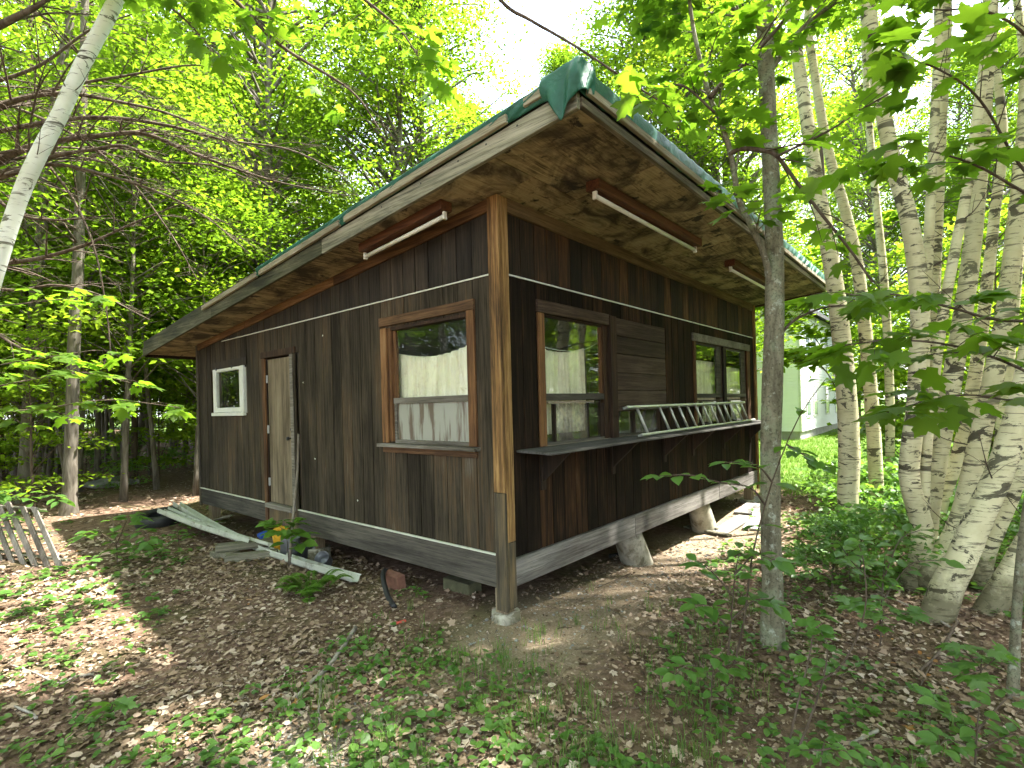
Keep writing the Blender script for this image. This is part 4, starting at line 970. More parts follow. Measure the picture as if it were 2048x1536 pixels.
def carve(Pp):
    keep = np.ones(len(Pp), bool); d = np.array(TO_SUN)
    for g, r in SUN_GAPS:
        q = Pp - np.array(g); t = q @ d; dist = np.linalg.norm(q - t[:, None] * d, axis=1); keep &= ~((dist < r) & (t > 2.5))
    return keep
def not_indoors(Pp):
    """leaves do not grow inside the cabin or through its roof"""
    x, y, z = Pp.T
    return ~((x > -.75) & (x < 7.5) & (y > -1.4) & (y < 8.4) & (z < 3.7) & ((z > 2.2) | ((x > -.1) & (y > -.1))))

# ================================================================== trees
def crown_points(rng, centers, sizes, per, flat=.42):
    Pp, off = [], []
    for c, s in zip(centers, sizes):
        k = int(per * s * (0.7 + .6 * rng.random())); q = rng.normal(size=(k, 3)) * np.array([s, s, s * flat]) * .55
        Pp.append(c + q); off.append(np.full(k, rng.random()))
    return np.vstack(Pp), np.concatenate(off)
def leaf_dirs(rng, n, jit=.55, droop=.25):
    N = np.array([0, 0, 1.0]) + rng.normal(size=(n, 3)) * jit; a = rng.random(n) * 6.283
    X = np.stack([np.cos(a), np.sin(a), -droop + rng.normal(size=n) * .25], -1); return X, N
def grow(rng, H, r0, z0, cr_, ncl, per, lsize, lean=.06, kind='quad', top=.75, flat=.42, base_r=1.35, csize=(.55, 1.1)):
    """one tree in its own space: (trunk mesh builder, crown leaf set)"""
    mb = MB(); n = 14; t = np.linspace(0, 1, n)
    la = rng.random() * 6.28; wob = np.cumsum(rng.normal(size=(n, 2)) * .05 * H / 14, axis=0)
    pts = np.stack([H * lean * t * math.cos(la) + wob[:, 0] * t, H * lean * t * math.sin(la) + wob[:, 1] * t, H * t - .15], -1)
    rad = r0 * (1 - t * .88); rad[0] *= base_r; rad[1] *= 1.06
    mb.tube(pts, rad, 10, .06, rng)
    C, S = [], []
    for i in range(ncl):
        f = rng.random() ** .85; z = z0 + (H * 1.03 - z0) * f
        prof = cr_ * (math.sin(math.pi * min(1, .16 + .84 * f)) ** .6) * (1 if f < top else 1 - (f - top) / (1.15 - top) * .6)
        r = prof * math.sqrt(.05 + .95 * rng.random()); a = rng.random() * 6.283
        b = np.array([np.interp(z, pts[:, 2], pts[:, 0]), np.interp(z, pts[:, 2], pts[:, 1]), z])
        c = b + np.array([r * math.cos(a), r * math.sin(a), 0]); C.append(c); S.append(csize[0] + (csize[1] - csize[0]) * rng.random())
        zr = max(.3, z - r * (.35 + .4 * rng.random())); s0 = np.array([np.interp(zr, pts[:, 2], pts[:, 0]), np.interp(zr, pts[:, 2], pts[:, 1]), zr])
        mid = (s0 + c) / 2 + np.array([0, 0, .12 * r]) + rng.normal(size=3) * .08 * r
        rb = min(.30 * r0, .010 + .018 * r); mb.tube([s0, mid, c], [rb, rb * .6, rb * .2], 5, cap=False)
    Pp, off = crown_points(rng, np.array(C), np.array(S), per, flat); k = len(Pp)
    X, N = leaf_dirs(rng, k); Sz = lsize * (.65 + .7 * rng.random(k)); v = np.clip(off * .6 + .4 * rng.random(k), 0, 1)
    return mb, [kind, Pp, X, N, Sz, v]

PROTO = {}
def proto(key, seed, bark_m, leaf_m, **kw):
    rng = np.random.default_rng(seed); mb, ls = grow(rng, **kw)
    tm = mb.mesh('trunk'); tm.materials.append(M[bark_m]); cm = leaves_mesh('crown', [ls]); cm.materials.append(M[leaf_m]); PROTO[key] = (tm, cm)
proto('tall0', 21, 'bark_grey', 'leaf_far', H=18, r0=.19, z0=2.6, cr_=3.2, ncl=150, per=260, lsize=.122)
proto('tall1', 22, 'bark_grey', 'leaf_far', H=20, r0=.22, z0=3.2, cr_=3.5, ncl=165, per=260, lsize=.122)
proto('tall2', 23, 'bark_grey', 'leaf_far', H=15.5, r0=.15, z0=2.0, cr_=2.9, ncl=130, per=260, lsize=.118)
proto('tall3', 24, 'bark_grey', 'leaf_far', H=19, r0=.17, z0=4.0, cr_=3.0, ncl=140, per=260, lsize=.118)
proto('low0', 31, 'bark_twig', 'leaf_far', H=5.2, r0=.045, z0=.8, cr_=1.5, ncl=46, per=150, lsize=.12, flat=.2, csize=(.4, .8))
proto('low1', 32, 'bark_twig', 'leaf_far', H=3.6, r0=.035, z0=.5, cr_=1.3, ncl=36, per=150, lsize=.11, flat=.2, csize=(.35, .7))
proto('low2', 33, 'bark_twig', 'leaf_far', H=6.8, r0=.05, z0=1.6, cr_=1.7, ncl=52, per=150, lsize=.12, flat=.22, csize=(.4, .8))
proto('bush0', 41, 'bark_twig', 'leaf_low', H=1.1, r0=.014, z0=.12, cr_=.7, ncl=22, per=120, lsize=.095, flat=.3, csize=(.2, .38))
proto('bush1', 42, 'bark_twig', 'leaf_low', H=.75, r0=.012, z0=.08, cr_=.6, ncl=18, per=120, lsize=.085, flat=.3, csize=(.18, .34))
proto('mid0', 53, 'bark_grey', 'leaf_far', H=9.0, r0=.06, z0=2.4, cr_=1.9, ncl=62, per=170, lsize=.115, flat=.28, csize=(.45, .9))
proto('slim0', 51, 'bark_grey', 'leaf_far', H=12, r0=.065, z0=4.8, cr_=1.4, ncl=30, per=130, lsize=.12)
proto('slim1', 52, 'bark_grey', 'leaf_far', H=9, r0=.04, z0=3.5, cr_=1.1, ncl=26, per=130, lsize=.12, lean=.12)

NEARNESS = ('nearest to the clearing', 'a little way back', 'deep in the woods', 'farthest back')
def place(name, key, x, y, rot, sc, label, cat, group):
    t = thing(name, label, cat, (x, y, G(x, y)), group); t.rotation_euler = (0, 0, rot); t.scale = (sc, sc, sc)
    tm, cm = PROTO[key]; link('trunk', tm, None, t); link('crown', cm, None, t); return t
LANDMARKS = [(-60, 'outside the left edge'), (60, 'at the left edge behind the leaning birch'), (150, 'between the two grey trunks'), (270, 'right of the rough grey trunk'), (430, 'left of the eave tip'), (560, 'above the low end of the roof'), (700, 'above the middle of the side eave'), (880, 'above the side strip light'), (1010, 'left of the sky gap'),
             (1200, 'over the tarp corner'), (1330, 'over the near part of the front eave'), (1500, 'over the far part of the front eave'), (1620, 'beside the white house'), (1740, 'behind the first two birches'), (1850, 'behind the bowing birch'), (1960, 'behind the banded birch'), (2070, 'behind the thickest birch'), (9999, 'outside the right edge')]
def where(px, d, dr):
    q = next(w for e, w in LANDMARKS if px < e); f = (d - dr[0]) / (dr[1] - dr[0] + 1e-6)
    return q + ', ' + NEARNESS[min(3, int(f * 4))]
prng = random.Random(77)
def spot(px, d):
    u = (px - 1024) / FPX; return CX + d * (FW.x + RT.x * u), CY + d * (FW.y + RT.y * u)
def blocked(x, y, r):
    if -1.6 - r < x < 8.2 + r and -1.6 - r < y < 9.2 + r: return True        # cabin
    if 19.5 - r < x < 33 and .5 - r < y < 13: return True                      # house
    if x > 6.5 and -9 < y < 2.0 and x < 24 and not (lawn_ok and (y - CY) < .10 * (x - CX)): return True   # lawn
    return False
taken = []; lawn_ok = False
def free(x, y, dmin):
    if any((x - a) ** 2 + (y - b) ** 2 < dmin * dmin for a, b in taken): return False
    taken.append((x, y)); return True
def scatter(n, pxr, dr, keys, dmin, name, label, cat, group, r=1.0, cond=None, sc=(.85, 1.15)):
    c = 0; tries = 0
    while c < n and tries < n * 40:
        tries += 1; px = prng.uniform(*pxr); d = math.sqrt(prng.uniform(dr[0] ** 2, dr[1] ** 2)); x, y = spot(px, d)
        if blocked(x, y, r) or (cond and not cond(px, d)) or not free(x, y, dmin): continue
        lb = label + ' ' + where(px, d, dr); place(name, prng.choice(keys), x, y, prng.uniform(0, 6.28), prng.uniform(*sc), lb, cat, group + ' ' + lb.split(',')[0].split(label)[-1].strip()); c += 1
# tall woods; the ones that frame the gap of sky first
for px, d, k, sc_, lb in ((845, 17.5, 'tall3', 1.0, 'feathery tall tree at the left rim of the sky gap'), (770, 15.5, 'tall2', 1.05, 'full tree behind the cabin left of the sky gap rim'), (905, 30, 'tall1', .9, 'far tree filling the foot of the sky gap on its left'), (1235, 19, 'tall0', 1.0, 'tall tree at the right rim of the sky gap over the tarp'), (1160, 27, 'tall3', 1.05, 'far tree just right of the sky gap'), (1010, 40, 'tall2', .8, 'remote tree low in the sky gap'),
                          (1330, 17, 'tall2', 1.05, 'bushy tree behind the mossy maple and the front eave'), (1440, 20, 'tall1', 1.0, 'tall tree seen between mossy maple and first birch'), (1790, 27, 'tall1', 1.15, 'tall sunny tree behind the slim birch'), (1880, 30, 'tall0', 1.15, 'tall sunny tree behind the upright birch'), (1960, 26, 'tall2', 1.2, 'tall sunny tree behind the banded birch top'), (2040, 30, 'tall3', 1.15, 'tall sunny tree behind the thickest birch top'), (1700, 36, 'tall0', 1.1, 'remote tree over the house roof by the first birch')):
    u = (px - 1024) / FPX; x, y = CX + d * (FW.x + RT.x * u), CY + d * (FW.y + RT.y * u); taken.append((x, y)); place('forest_tree', k, x, y, px * .01, sc_, lb, 'tree', 'tall trees round the sky gap and behind the birches')
gap = lambda px, d: d > 34 or not (px + 2100 / d > 940 and px - 2100 / d < 1065)
scatter(34, (-700, 900), (13.5, 34), ['tall0', 'tall1', 'tall2', 'tall3'], 2.1, 'forest_tree', 'tall forest tree', 'tree', 'tall trees of the woods', 1.5, gap)
scatter(22, (900, 1600), (17, 38), ['tall0', 'tall1', 'tall2'], 2.6, 'forest_tree', 'tall full crowned tree', 'tree', 'tall trees beyond the roof', 1.5, gap)
scatter(22, (1620, 2900), (25, 42), ['tall0', 'tall1', 'tall2', 'tall3'], 3.0, 'forest_tree', 'tall distant tree', 'tree', 'tall trees behind the birches', 1.0)
scatter(62, (-350, 425), (11, 32), ['slim0', 'slim1'], .55, 'forest_tree', 'slender young tree', 'tree', 'slender young trees of the woods', .4)
scatter(7, (-150, 425), (9.5, 14), ['low0', 'low1'], .8, 'understory_tree', 'low sunlit sapling', 'sapling', 'sunlit edge saplings', .6)
scatter(15, (-250, 440), (34, 52), ['tall2', 'low2', 'tall0'], 2.2, 'forest_tree', 'remote forest tree', 'tree', 'remote trees of the woods', .4, None, (.9, 1.3))
scatter(16, (-120, 430), (10.5, 18), ['mid0'], 1.3, 'understory_tree', 'sunlit young tree', 'tree', 'sunlit young trees at the wood edge', .7, None, (.85, 1.2))
scatter(22, (-200, 435), (26, 46), ['low0', 'low1', 'mid0'], 1.2, 'understory_tree', 'remote leafy sapling', 'sapling', 'remote saplings of the woods', .4, None, (1.2, 1.8))
scatter(34, (-600, 430), (13, 28), ['low0', 'low1', 'low2'], 1.1, 'understory_tree', 'low leafy sapling', 'sapling', 'understory saplings of the woods', .8)
scatter(16, (400, 1000), (14, 26), ['low0', 'low2'], 1.6, 'understory_tree', 'low half hidden sapling', 'sapling', 'understory saplings behind the cabin', .8)
scatter(13, (1660, 2600), (11, 24), ['low0', 'low1', 'low2'], 1.6, 'understory_tree', 'low bright sapling', 'sapling', 'understory saplings behind the birches', .3, lambda px, d: px > 1740 or d > 17)
scatter(26, (-500, 400), (8, 18), ['bush0', 'bush1'], .8, 'bush', 'small green bush', 'bush', 'bushes of the forest floor', .3)
scatter(12, (1600, 2500), (7.0, 13), ['bush0', 'bush1'], .8, 'bush', 'small green bush', 'bush', 'bushes behind the birches', .2, lambda px, d: px > 1700)
lawn_ok = True
scatter(18, (1715, 2350), (7.6, 12.5), ['low1', 'low0', 'bush0'], .75, 'understory_tree', 'bright leafy sapling', 'sapling', 'saplings behind the birches', .1, lambda px, d: px > 1735)
scatter(20, (1580, 2150), (4.7, 7.6), ['bush0', 'bush1'], .5, 'bush', 'low leafy bush', 'bush', 'bushes at the birch feet', .1, lambda px, d: px > 1650 or d < 5.6, (.55, .95))
lawn_ok = False
# trees behind and beside the camera: they shade the clearing and stand in the window reflections
for x, y, k in ((-8.5, -2.5, 'tall0'), (-7.2, 4.4, 'tall3'), (-9.5, 8, 'tall1'), (-4.5, -9.0, 'tall1'), (1.5, -8.5, 'tall2'), (5.0, -9.5, 'tall0'), (9.0, -12.5, 'tall1'), (13.0, -14.5, 'tall0'), (4, -14, 'tall1'), (17, -16, 'tall2'), (-7.0, 10.5, 'tall2'), (-10.5, 15, 'tall0'), (-12.5, 9.5, 'tall1'), (17.5, -14, 'tall0'), (21.5, -15, 'tall2'), (25, -18, 'tall1'), (20, -19, 'tall0')):
    place('forest_tree', k, x, y, prng.uniform(0, 6.28), 1.0, 'tall leafy tree behind the photographer, seen only mirrored in the panes', 'tree', 'trees behind the photographer')
for x, y, k in ((-5.2, 8.2, 'low2'), (-7.6, 11.5, 'low2'), (-6.4, 9.8, 'low0'), (12.5, -9.5, 'low2'), (15.5, -11, 'low0'), (19, -12.5, 'low2'), (3.2, -7.2, 'low2'), (7.4, -9.2, 'low0'), (0.2, -9.8, 'low2'), (10.5, -11.0, 'low2'), (-6.5, -6.5, 'low0')):
    place('understory_tree', k, x, y, prng.uniform(0, 6.28), 1.0, 'low sapling behind the photographer, seen only mirrored in the panes', 'sapling', 'saplings behind the photographer')

# ---------------------------------------------------------------- named trees
def wf(px): return 1 / math.sqrt(1 + ((px - 1024) / FPX) ** 2)      # a stem off the axis looks wider than it is
def px_path(pts, dep): return [P(a, b, dep if not isinstance(dep, (list, tuple)) else dep[i]) for i, (a, b) in enumerate(pts)]
def twiggy(mb, rng, pts, r0, r1, n, L, lv=1, seg=5, spread=.9, f0=.12):
    """a bough with twigs leaving it; returns the twig tips and their directions"""
    c = curve_pts(pts, max(10, len(pts) * 6)); k = len(c); rad = np.linspace(r0, r1, k); mb.tube(c, rad, max(seg, 6) if r0 > .02 else seg, .05, rng); tips = []
    for i in range(n):
        f = f0 + (.98 - f0) * (i + rng.random()) / n; j = min(k - 2, int(f * (k - 1))); p = c[j]; d = (c[j + 1] - c[j]).normalized()
        s = d.cross(UP); s = s.normalized() if s.length > .05 else Vector((1, 0, 0)); sg = 1 if i % 2 else -1
        e = (d * (.55 + .5 * rng.random()) + s * sg * spread * (.5 + .7 * rng.random()) + UP * (rng.random() - .35) * .6).normalized(); l = L * (.45 + .8 * rng.random()) * (1.1 - .6 * f)
        q = [p, p + e * l * .5 + UP * .03 * l, p + e * l - UP * .06 * l]; rr = max(.0022, rad[j] * .45)
        if lv > 1: tips += twiggy(mb, rng, q, rr, max(.0015, rr * .35), max(2, int(n * .5)), L * .5, lv - 1, 4, spread)
        else: mb.tube(curve_pts(q, 6), np.linspace(rr, rr * .35, 7), 4, cap=False); tips += [(q[1].lerp(q[2], t), e) for t in (.1, .6, 1.0)]
    return tips
def tips_to_leaves(rng, tips, per, size, kind, jit=.3, spread=.09):
    Pp, X, N, S = [], [], [], []
    for p, e in tips:
        for _ in range(per):
            a = rng.random() * 6.283; d = Vector((math.cos(a), math.sin(a), -.15 - .3 * rng.random())) * .9 + e * .7
            Pp.append(tuple(p + d.normalized() * spread * rng.random() + UP * (rng.random() - .5) * .03)); X.append(tuple(d)); N.append((rng.normal() * jit, rng.normal() * jit, 1.0)); S.append(size * (.6 + .7 * rng.random()))
    return np.array(Pp), np.array(X), np.array(N), np.array(S)
def hang_leaves(t, base, rng, arr, kind, m, nobj=300):
    """the leaves that show largest become pieces of their own, the rest one foliage part"""
    Pp, X, N, S = arr; ok = not_indoors(Pp) & carve(Pp); Pp, X, N, S = Pp[ok], X[ok], N[ok], S[ok]
    rel = Pp - np.array((CX, CY, CZ)); dz = rel @ np.array(FW); u = (rel @ np.array(RT)) / np.maximum(dz, .1); w = rel[:, 2] / np.maximum(dz, .1)
    inview = (dz > .6) & (np.abs(u) < 1.02) & (w < .80) & (w > -.72)
    score = np.where(inview, S / np.maximum(dz, .3), -1); order = np.argsort(-score); big = [i for i in order[:nobj] if score[i] > 0]; rest = np.setdiff1d(np.arange(len(Pp)), big)
    kinds = [kind, kind + '_b'] if kind + '_b' in TPL else [kind]
    for i in big: leaf_obj(kinds[i % len(kinds)], m, t, Pp[i], X[i], N[i], float(S[i]), base)
    if len(rest):
        me = leaves_mesh('foliage', [(kind, Pp[rest] - np.array(base), X[rest], N[rest], S[rest], rng.random(len(rest)))]); o = link('foliage', me, m, t); o['kind'] = 'stuff'

# birch clump at the right and the leaning birch at the left
def birch(label, pts, dep, widths, crown=True, seed=0, bark_m='birch', group='birches of the clump', name='birch_tree', extra=5.5):
    """pts: where the stem runs, dep: distance, widths: stem width on the same points"""
    path = px_path(pts, dep); rng = np.random.default_rng(seed); dd = dep if not isinstance(dep, (list, tuple)) else dep[0]
    e = (path[-1] - path[-2]).normalized(); e = (e + UP * .6).normalized()
    for i in range(3): path.append(path[-1] + e * extra / 3 + Vector((rng.normal() * .15, rng.normal() * .15, 0)))
    rad = [wd / FPX * dd * .5 * .90 * wf(q[0]) for wd, q in zip(widths, pts)]; r_l = rad[-1]; rad += [r_l * .75, r_l * .5, r_l * .2]
    base = Vector((path[0].x, path[0].y, G(path[0].x, path[0].y)))
    t = thing(name, label, 'tree', tuple(base), group)
    c = curve_pts(path, len(path) * 5); rr = np.interp(np.linspace(0, len(rad) - 1, len(c)), np.arange(len(rad)), rad)
    rr[0] *= 1.25; rr[1] *= 1.12
    c = [c[0] - Vector((0, 0, .25))] + c; rr = np.concatenate([[rr[0] * 1.15], rr])
    mb = MB(); mb.tube([p - base for p in c], rr, 16, .05, rng); mb.build('trunk', M[bark_m], t)
    for i in range(7):
        tw = MB()
        j = int((.22 + .6 * rng.random()) * (len(c) - 2)); p = c[j]; a = rng.random() * 6.283; l = .25 + .55 * rng.random(); e = Vector((math.cos(a), math.sin(a), .25 + .5 * rng.random()))
        twiggy(tw, rng, [p - base, p - base + e * l * .5, p - base + e * l + UP * .1], .006, .0018, 3, .3, 1, 4); tw.build('twig', M['bark_twig'], t)
    if crown:
        top = path[-1]; bb = MB(); C, S = [], []
        for i in range(15):
            f = .25 + .75 * rng.random(); o = path[-4].lerp(path[-1], f); r = 2.1 * math.sqrt(rng.random()) * (1.15 - .5 * f); a = rng.random() * 6.283
            cc = o + Vector((r * math.cos(a), r * math.sin(a), .4 * r + .3)); C.append(tuple(cc)); S.append(.45 + .5 * rng.random())
            bb.tube([o - base, (o + cc) / 2 - base + UP * .1, cc - base], [.018, .011, .004], 5, cap=False)
        bb.build('branch', M['bark_twig'], t)
        Pp, off = crown_points(rng, np.array(C), np.array(S), 120, .5); ok = carve(Pp) & not_indoors(Pp); Pp, off = Pp[ok], off[ok]
        X, N = leaf_dirs(rng, len(Pp)); me = leaves_mesh('crown', [('quad', Pp - np.array(base), X, N, .085 * (.7 + .6 * rng.random(len(Pp))), np.clip(off * .5 + .5 * rng.random(len(Pp)), 0, 1))])
        link('crown', me, M['leaf_birch'], t)
    return t
birch('white birch leaning in from the left edge of the clearing', [(-120, 1170), (-88, 900), (-45, 680), (0, 515), (38, 400), (72, 320), (122, 225), (165, 130), (232, 0), (280, -120)], 5.0, [54, 48, 46, 43, 42, 42, 40, 38, 36, 33], seed=1, group=None, bark_m='birch_white')
birch('birch of the clump standing nearest the mossy maple', [(1702, 1112), (1696, 1010), (1698, 900), (1690, 750), (1668, 560), (1634, 370), (1606, 190), (1588, 60), (1575, -60)], 6.1, [54, 48, 50, 46, 40, 34, 29, 26, 24], seed=2)
birch('slim birch just right of the lone nearest birch stem', [(1758, 1085), (1754, 1000), (1746, 850), (1734, 700), (1716, 540), (1690, 420), (1656, 300), (1630, 150), (1618, 0)], 6.6, [40, 34, 34, 32, 29, 25, 22, 20, 18], seed=3)
birch('birch bowing left to the top edge, centre of the clump', [(1826, 1185), (1846, 1070), (1818, 950), (1834, 800), (1840, 610), (1820, 450), (1788, 330), (1760, 190), (1734, 0), (1722, -90)], 4.9, [60, 54, 48, 48, 47, 43, 38, 36, 36, 32], seed=4)
birch('upright pale birch behind the bowing one', [(1845, 1120), (1850, 960), (1862, 800), (1862, 620), (1868, 460), (1878, 250), (1890, 60), (1896, -60)], 5.5, [46, 44, 42, 42, 41, 36, 32, 30], seed=5)
birch('bright straight birch with black bands right of centre', [(1846, 1140), (1856, 1035), (1872, 930), (1902, 773), (1936, 562), (1954, 400), (1966, 250), (1984, 0), (1992, -80)], 5.1, [54, 52, 50, 48, 45, 40, 38, 33, 28], seed=6)
birch('grey dark barked stem crossing the banded birch', [(1850, 1150), (1850, 930), (1880, 668), (1910, 500), (1930, 400), (1955, 230), (1978, 60), (1990, -80)], 4.9, [30, 28, 27, 26, 26, 26, 26, 24], seed=7)
birch('thickest birch leaning right at the front of the clump', [(1866, 1262), (1892, 1180), (1922, 1119), (1960, 1030), (1996, 951), (2030, 850), (2056, 740), (2080, 560), (2100, 300), (2120, 0)], 4.25, [88, 80, 74, 72, 70, 66, 62, 56, 48, 40], seed=8)
birch('low mossy birch leaning hard right at the frame edge', [(1950, 1262), (2000, 1185), (2060, 1080), (2130, 950), (2180, 760), (2210, 560), (2230, 300)], 4.3, [74, 70, 66, 58, 50, 44, 38], seed=9)
birch('birch fanning right behind the thickest one', [(1862, 1150), (1922, 1035), (1964, 857), (2004, 668), (2030, 457), (2048, 260), (2060, 60)], 4.8, [56, 54, 53, 48, 42, 36, 30], seed=10)
birch('thin birch stem squeezed behind the fork of the clump', [(1850, 1130), (1880, 1010), (1925, 880), (1958, 700), (1975, 560), (1990, 420), (2005, 250)], 5.7, [40, 38, 36, 33, 30, 27, 24], seed=11)
birch('farthest thin birch at the right edge of the clump', [(1985, 1060), (2000, 900), (2015, 740), (2032, 560), (2044, 380), (2050, 150)], 6.8, [34, 32, 30, 28, 26, 22], seed=12)

birch('slim cream birch between the bowing birch and the upright one', [(1856, 1175), (1850, 1000), (1846, 820), (1850, 640), (1858, 470), (1866, 300), (1876, 100), (1880, -60)], 5.1, [34, 30, 28, 27, 25, 23, 21, 19], seed=15)
birch('slim birch leaning right between the banded and the thickest birch', [(1960, 1130), (1995, 1050), (2035, 950), (2070, 800), (2090, 600), (2105, 350), (2110, 100)], 5.0, [50, 48, 46, 42, 38, 34, 28], seed=16)
birch('young birch stem far behind the slim birch', [(1775, 1060), (1780, 900), (1778, 740), (1768, 560), (1750, 380), (1735, 200), (1725, 0)], 8.0, [24, 22, 21, 20, 18, 16, 14], seed=17)
birch('added shade birch just outside the right edge of the picture', [(2330, 1230), (2330, 900), (2340, 500), (2345, 100), (2350, -250)], 5.4, [60, 54, 48, 42, 36], seed=13, extra=5)  # unseen, added so its crown shades the soil before the front wall
birch('second added shade birch outside the right edge of the picture', [(2560, 1150), (2560, 800), (2540, 400), (2520, 0), (2500, -300)], 6.0, [60, 54, 48, 42, 36], seed=14, extra=5)  # another unseen stem added for the same shade

# grey trunks left of the cabin
def trunk_tree(label, pts, dep, widths, seed, bark_m='bark_grey', crown_h=5, ncl=46, z_add=5):
    path = px_path(pts, dep); rng = np.random.default_rng(seed); e = ((path[-1] - path[-2]).normalized() + UP * .5).normalized()
    for i in range(3): path.append(path[-1] + e * z_add / 3)
    rad = [wd / FPX * dep * .5 * wf(q[0]) for wd, q in zip(widths, pts)]; rad += [rad[-1] * .8, rad[-1] * .5, rad[-1] * .2]
    base = Vector((path[0].x, path[0].y, G(path[0].x, path[0].y))); t = thing('forest_tree', label, 'tree', tuple(base), 'grey trunks left of the cabin')
    c = curve_pts(path, len(path) * 5); rr = np.interp(np.linspace(0, len(rad) - 1, len(c)), np.arange(len(rad)), rad); rr[0] *= 1.3; c = [c[0] - UP * .3] + c; rr = np.concatenate([[rr[0] * 1.1], rr])
    mb = MB(); mb.tube([p - base for p in c], rr, 14, .05, rng); mb.build('trunk', M[bark_m], t)
    bb = MB(); C, S = [], []
    for i in range(ncl):
        f = rng.random(); j = int((.45 + .54 * f) * (len(c) - 1)); o = c[j]; r = 2.6 * math.sqrt(rng.random()); a = rng.random() * 6.283
        cc = o + Vector((r * math.cos(a), r * math.sin(a), .25 * r)); C.append(tuple(cc)); S.append(.4 + .5 * rng.random()); bb.tube([o - base, (o + cc) / 2 - base + UP * .15, cc - base], [.022, .013, .004], 5, cap=False)
    bb.build('branch', M['bark_dead'], t)
    Pp, off = crown_points(rng, np.array(C), np.array(S), 130, .35); ok = carve(Pp) & not_indoors(Pp); Pp, off = Pp[ok], off[ok]; X, N = leaf_dirs(rng, len(Pp))
    link('crown', leaves_mesh('crown', [('quad', Pp - np.array(base), X, N, .12 * (.7 + .6 * rng.random(len(Pp))), np.clip(off * .6 + .4 * rng.random(len(Pp)), 0, 1))]), M['leaf_far'], t)
trunk_tree('smooth grey trunk curving up behind the pallet', [(48, 1012), (52, 900), (60, 750), (68, 626), (76, 545), (82, 480), (92, 330), (118, 160), (146, 0)], 11.2, [34, 28, 27, 27, 26, 25, 24, 22, 20], 61)
trunk_tree('rough grey trunk right of the smooth curved one', [(138, 1032), (142, 900), (146, 760), (149, 667), (156, 545), (160, 400), (166, 200), (170, 0)], 10.0, [36, 29, 28, 27, 25, 22, 19, 17], 62)
trunk_tree('leaning pale trunk deep in the woods near the cabin corner', [(267, 930), (276, 880), (285, 838), (300, 760), (306, 640), (300, 480)], 19.5, [19, 18, 17, 15, 14, 13], 63)
trunk_tree('dark thin trunk standing left of the eave tip', [(268, 960), (270, 800), (273, 700), (276, 600), (285, 420), (290, 250)], 14.0, [14, 13, 12, 11, 10, 9], 64, 'bark_twig')
trunk_tree('dark trunk at the left edge behind the leaning birch', [(40, 990), (38, 840), (42, 700), (48, 560), (52, 400), (60, 200)], 13.0, [18, 17, 16, 16, 14, 12], 65, 'bark_twig')

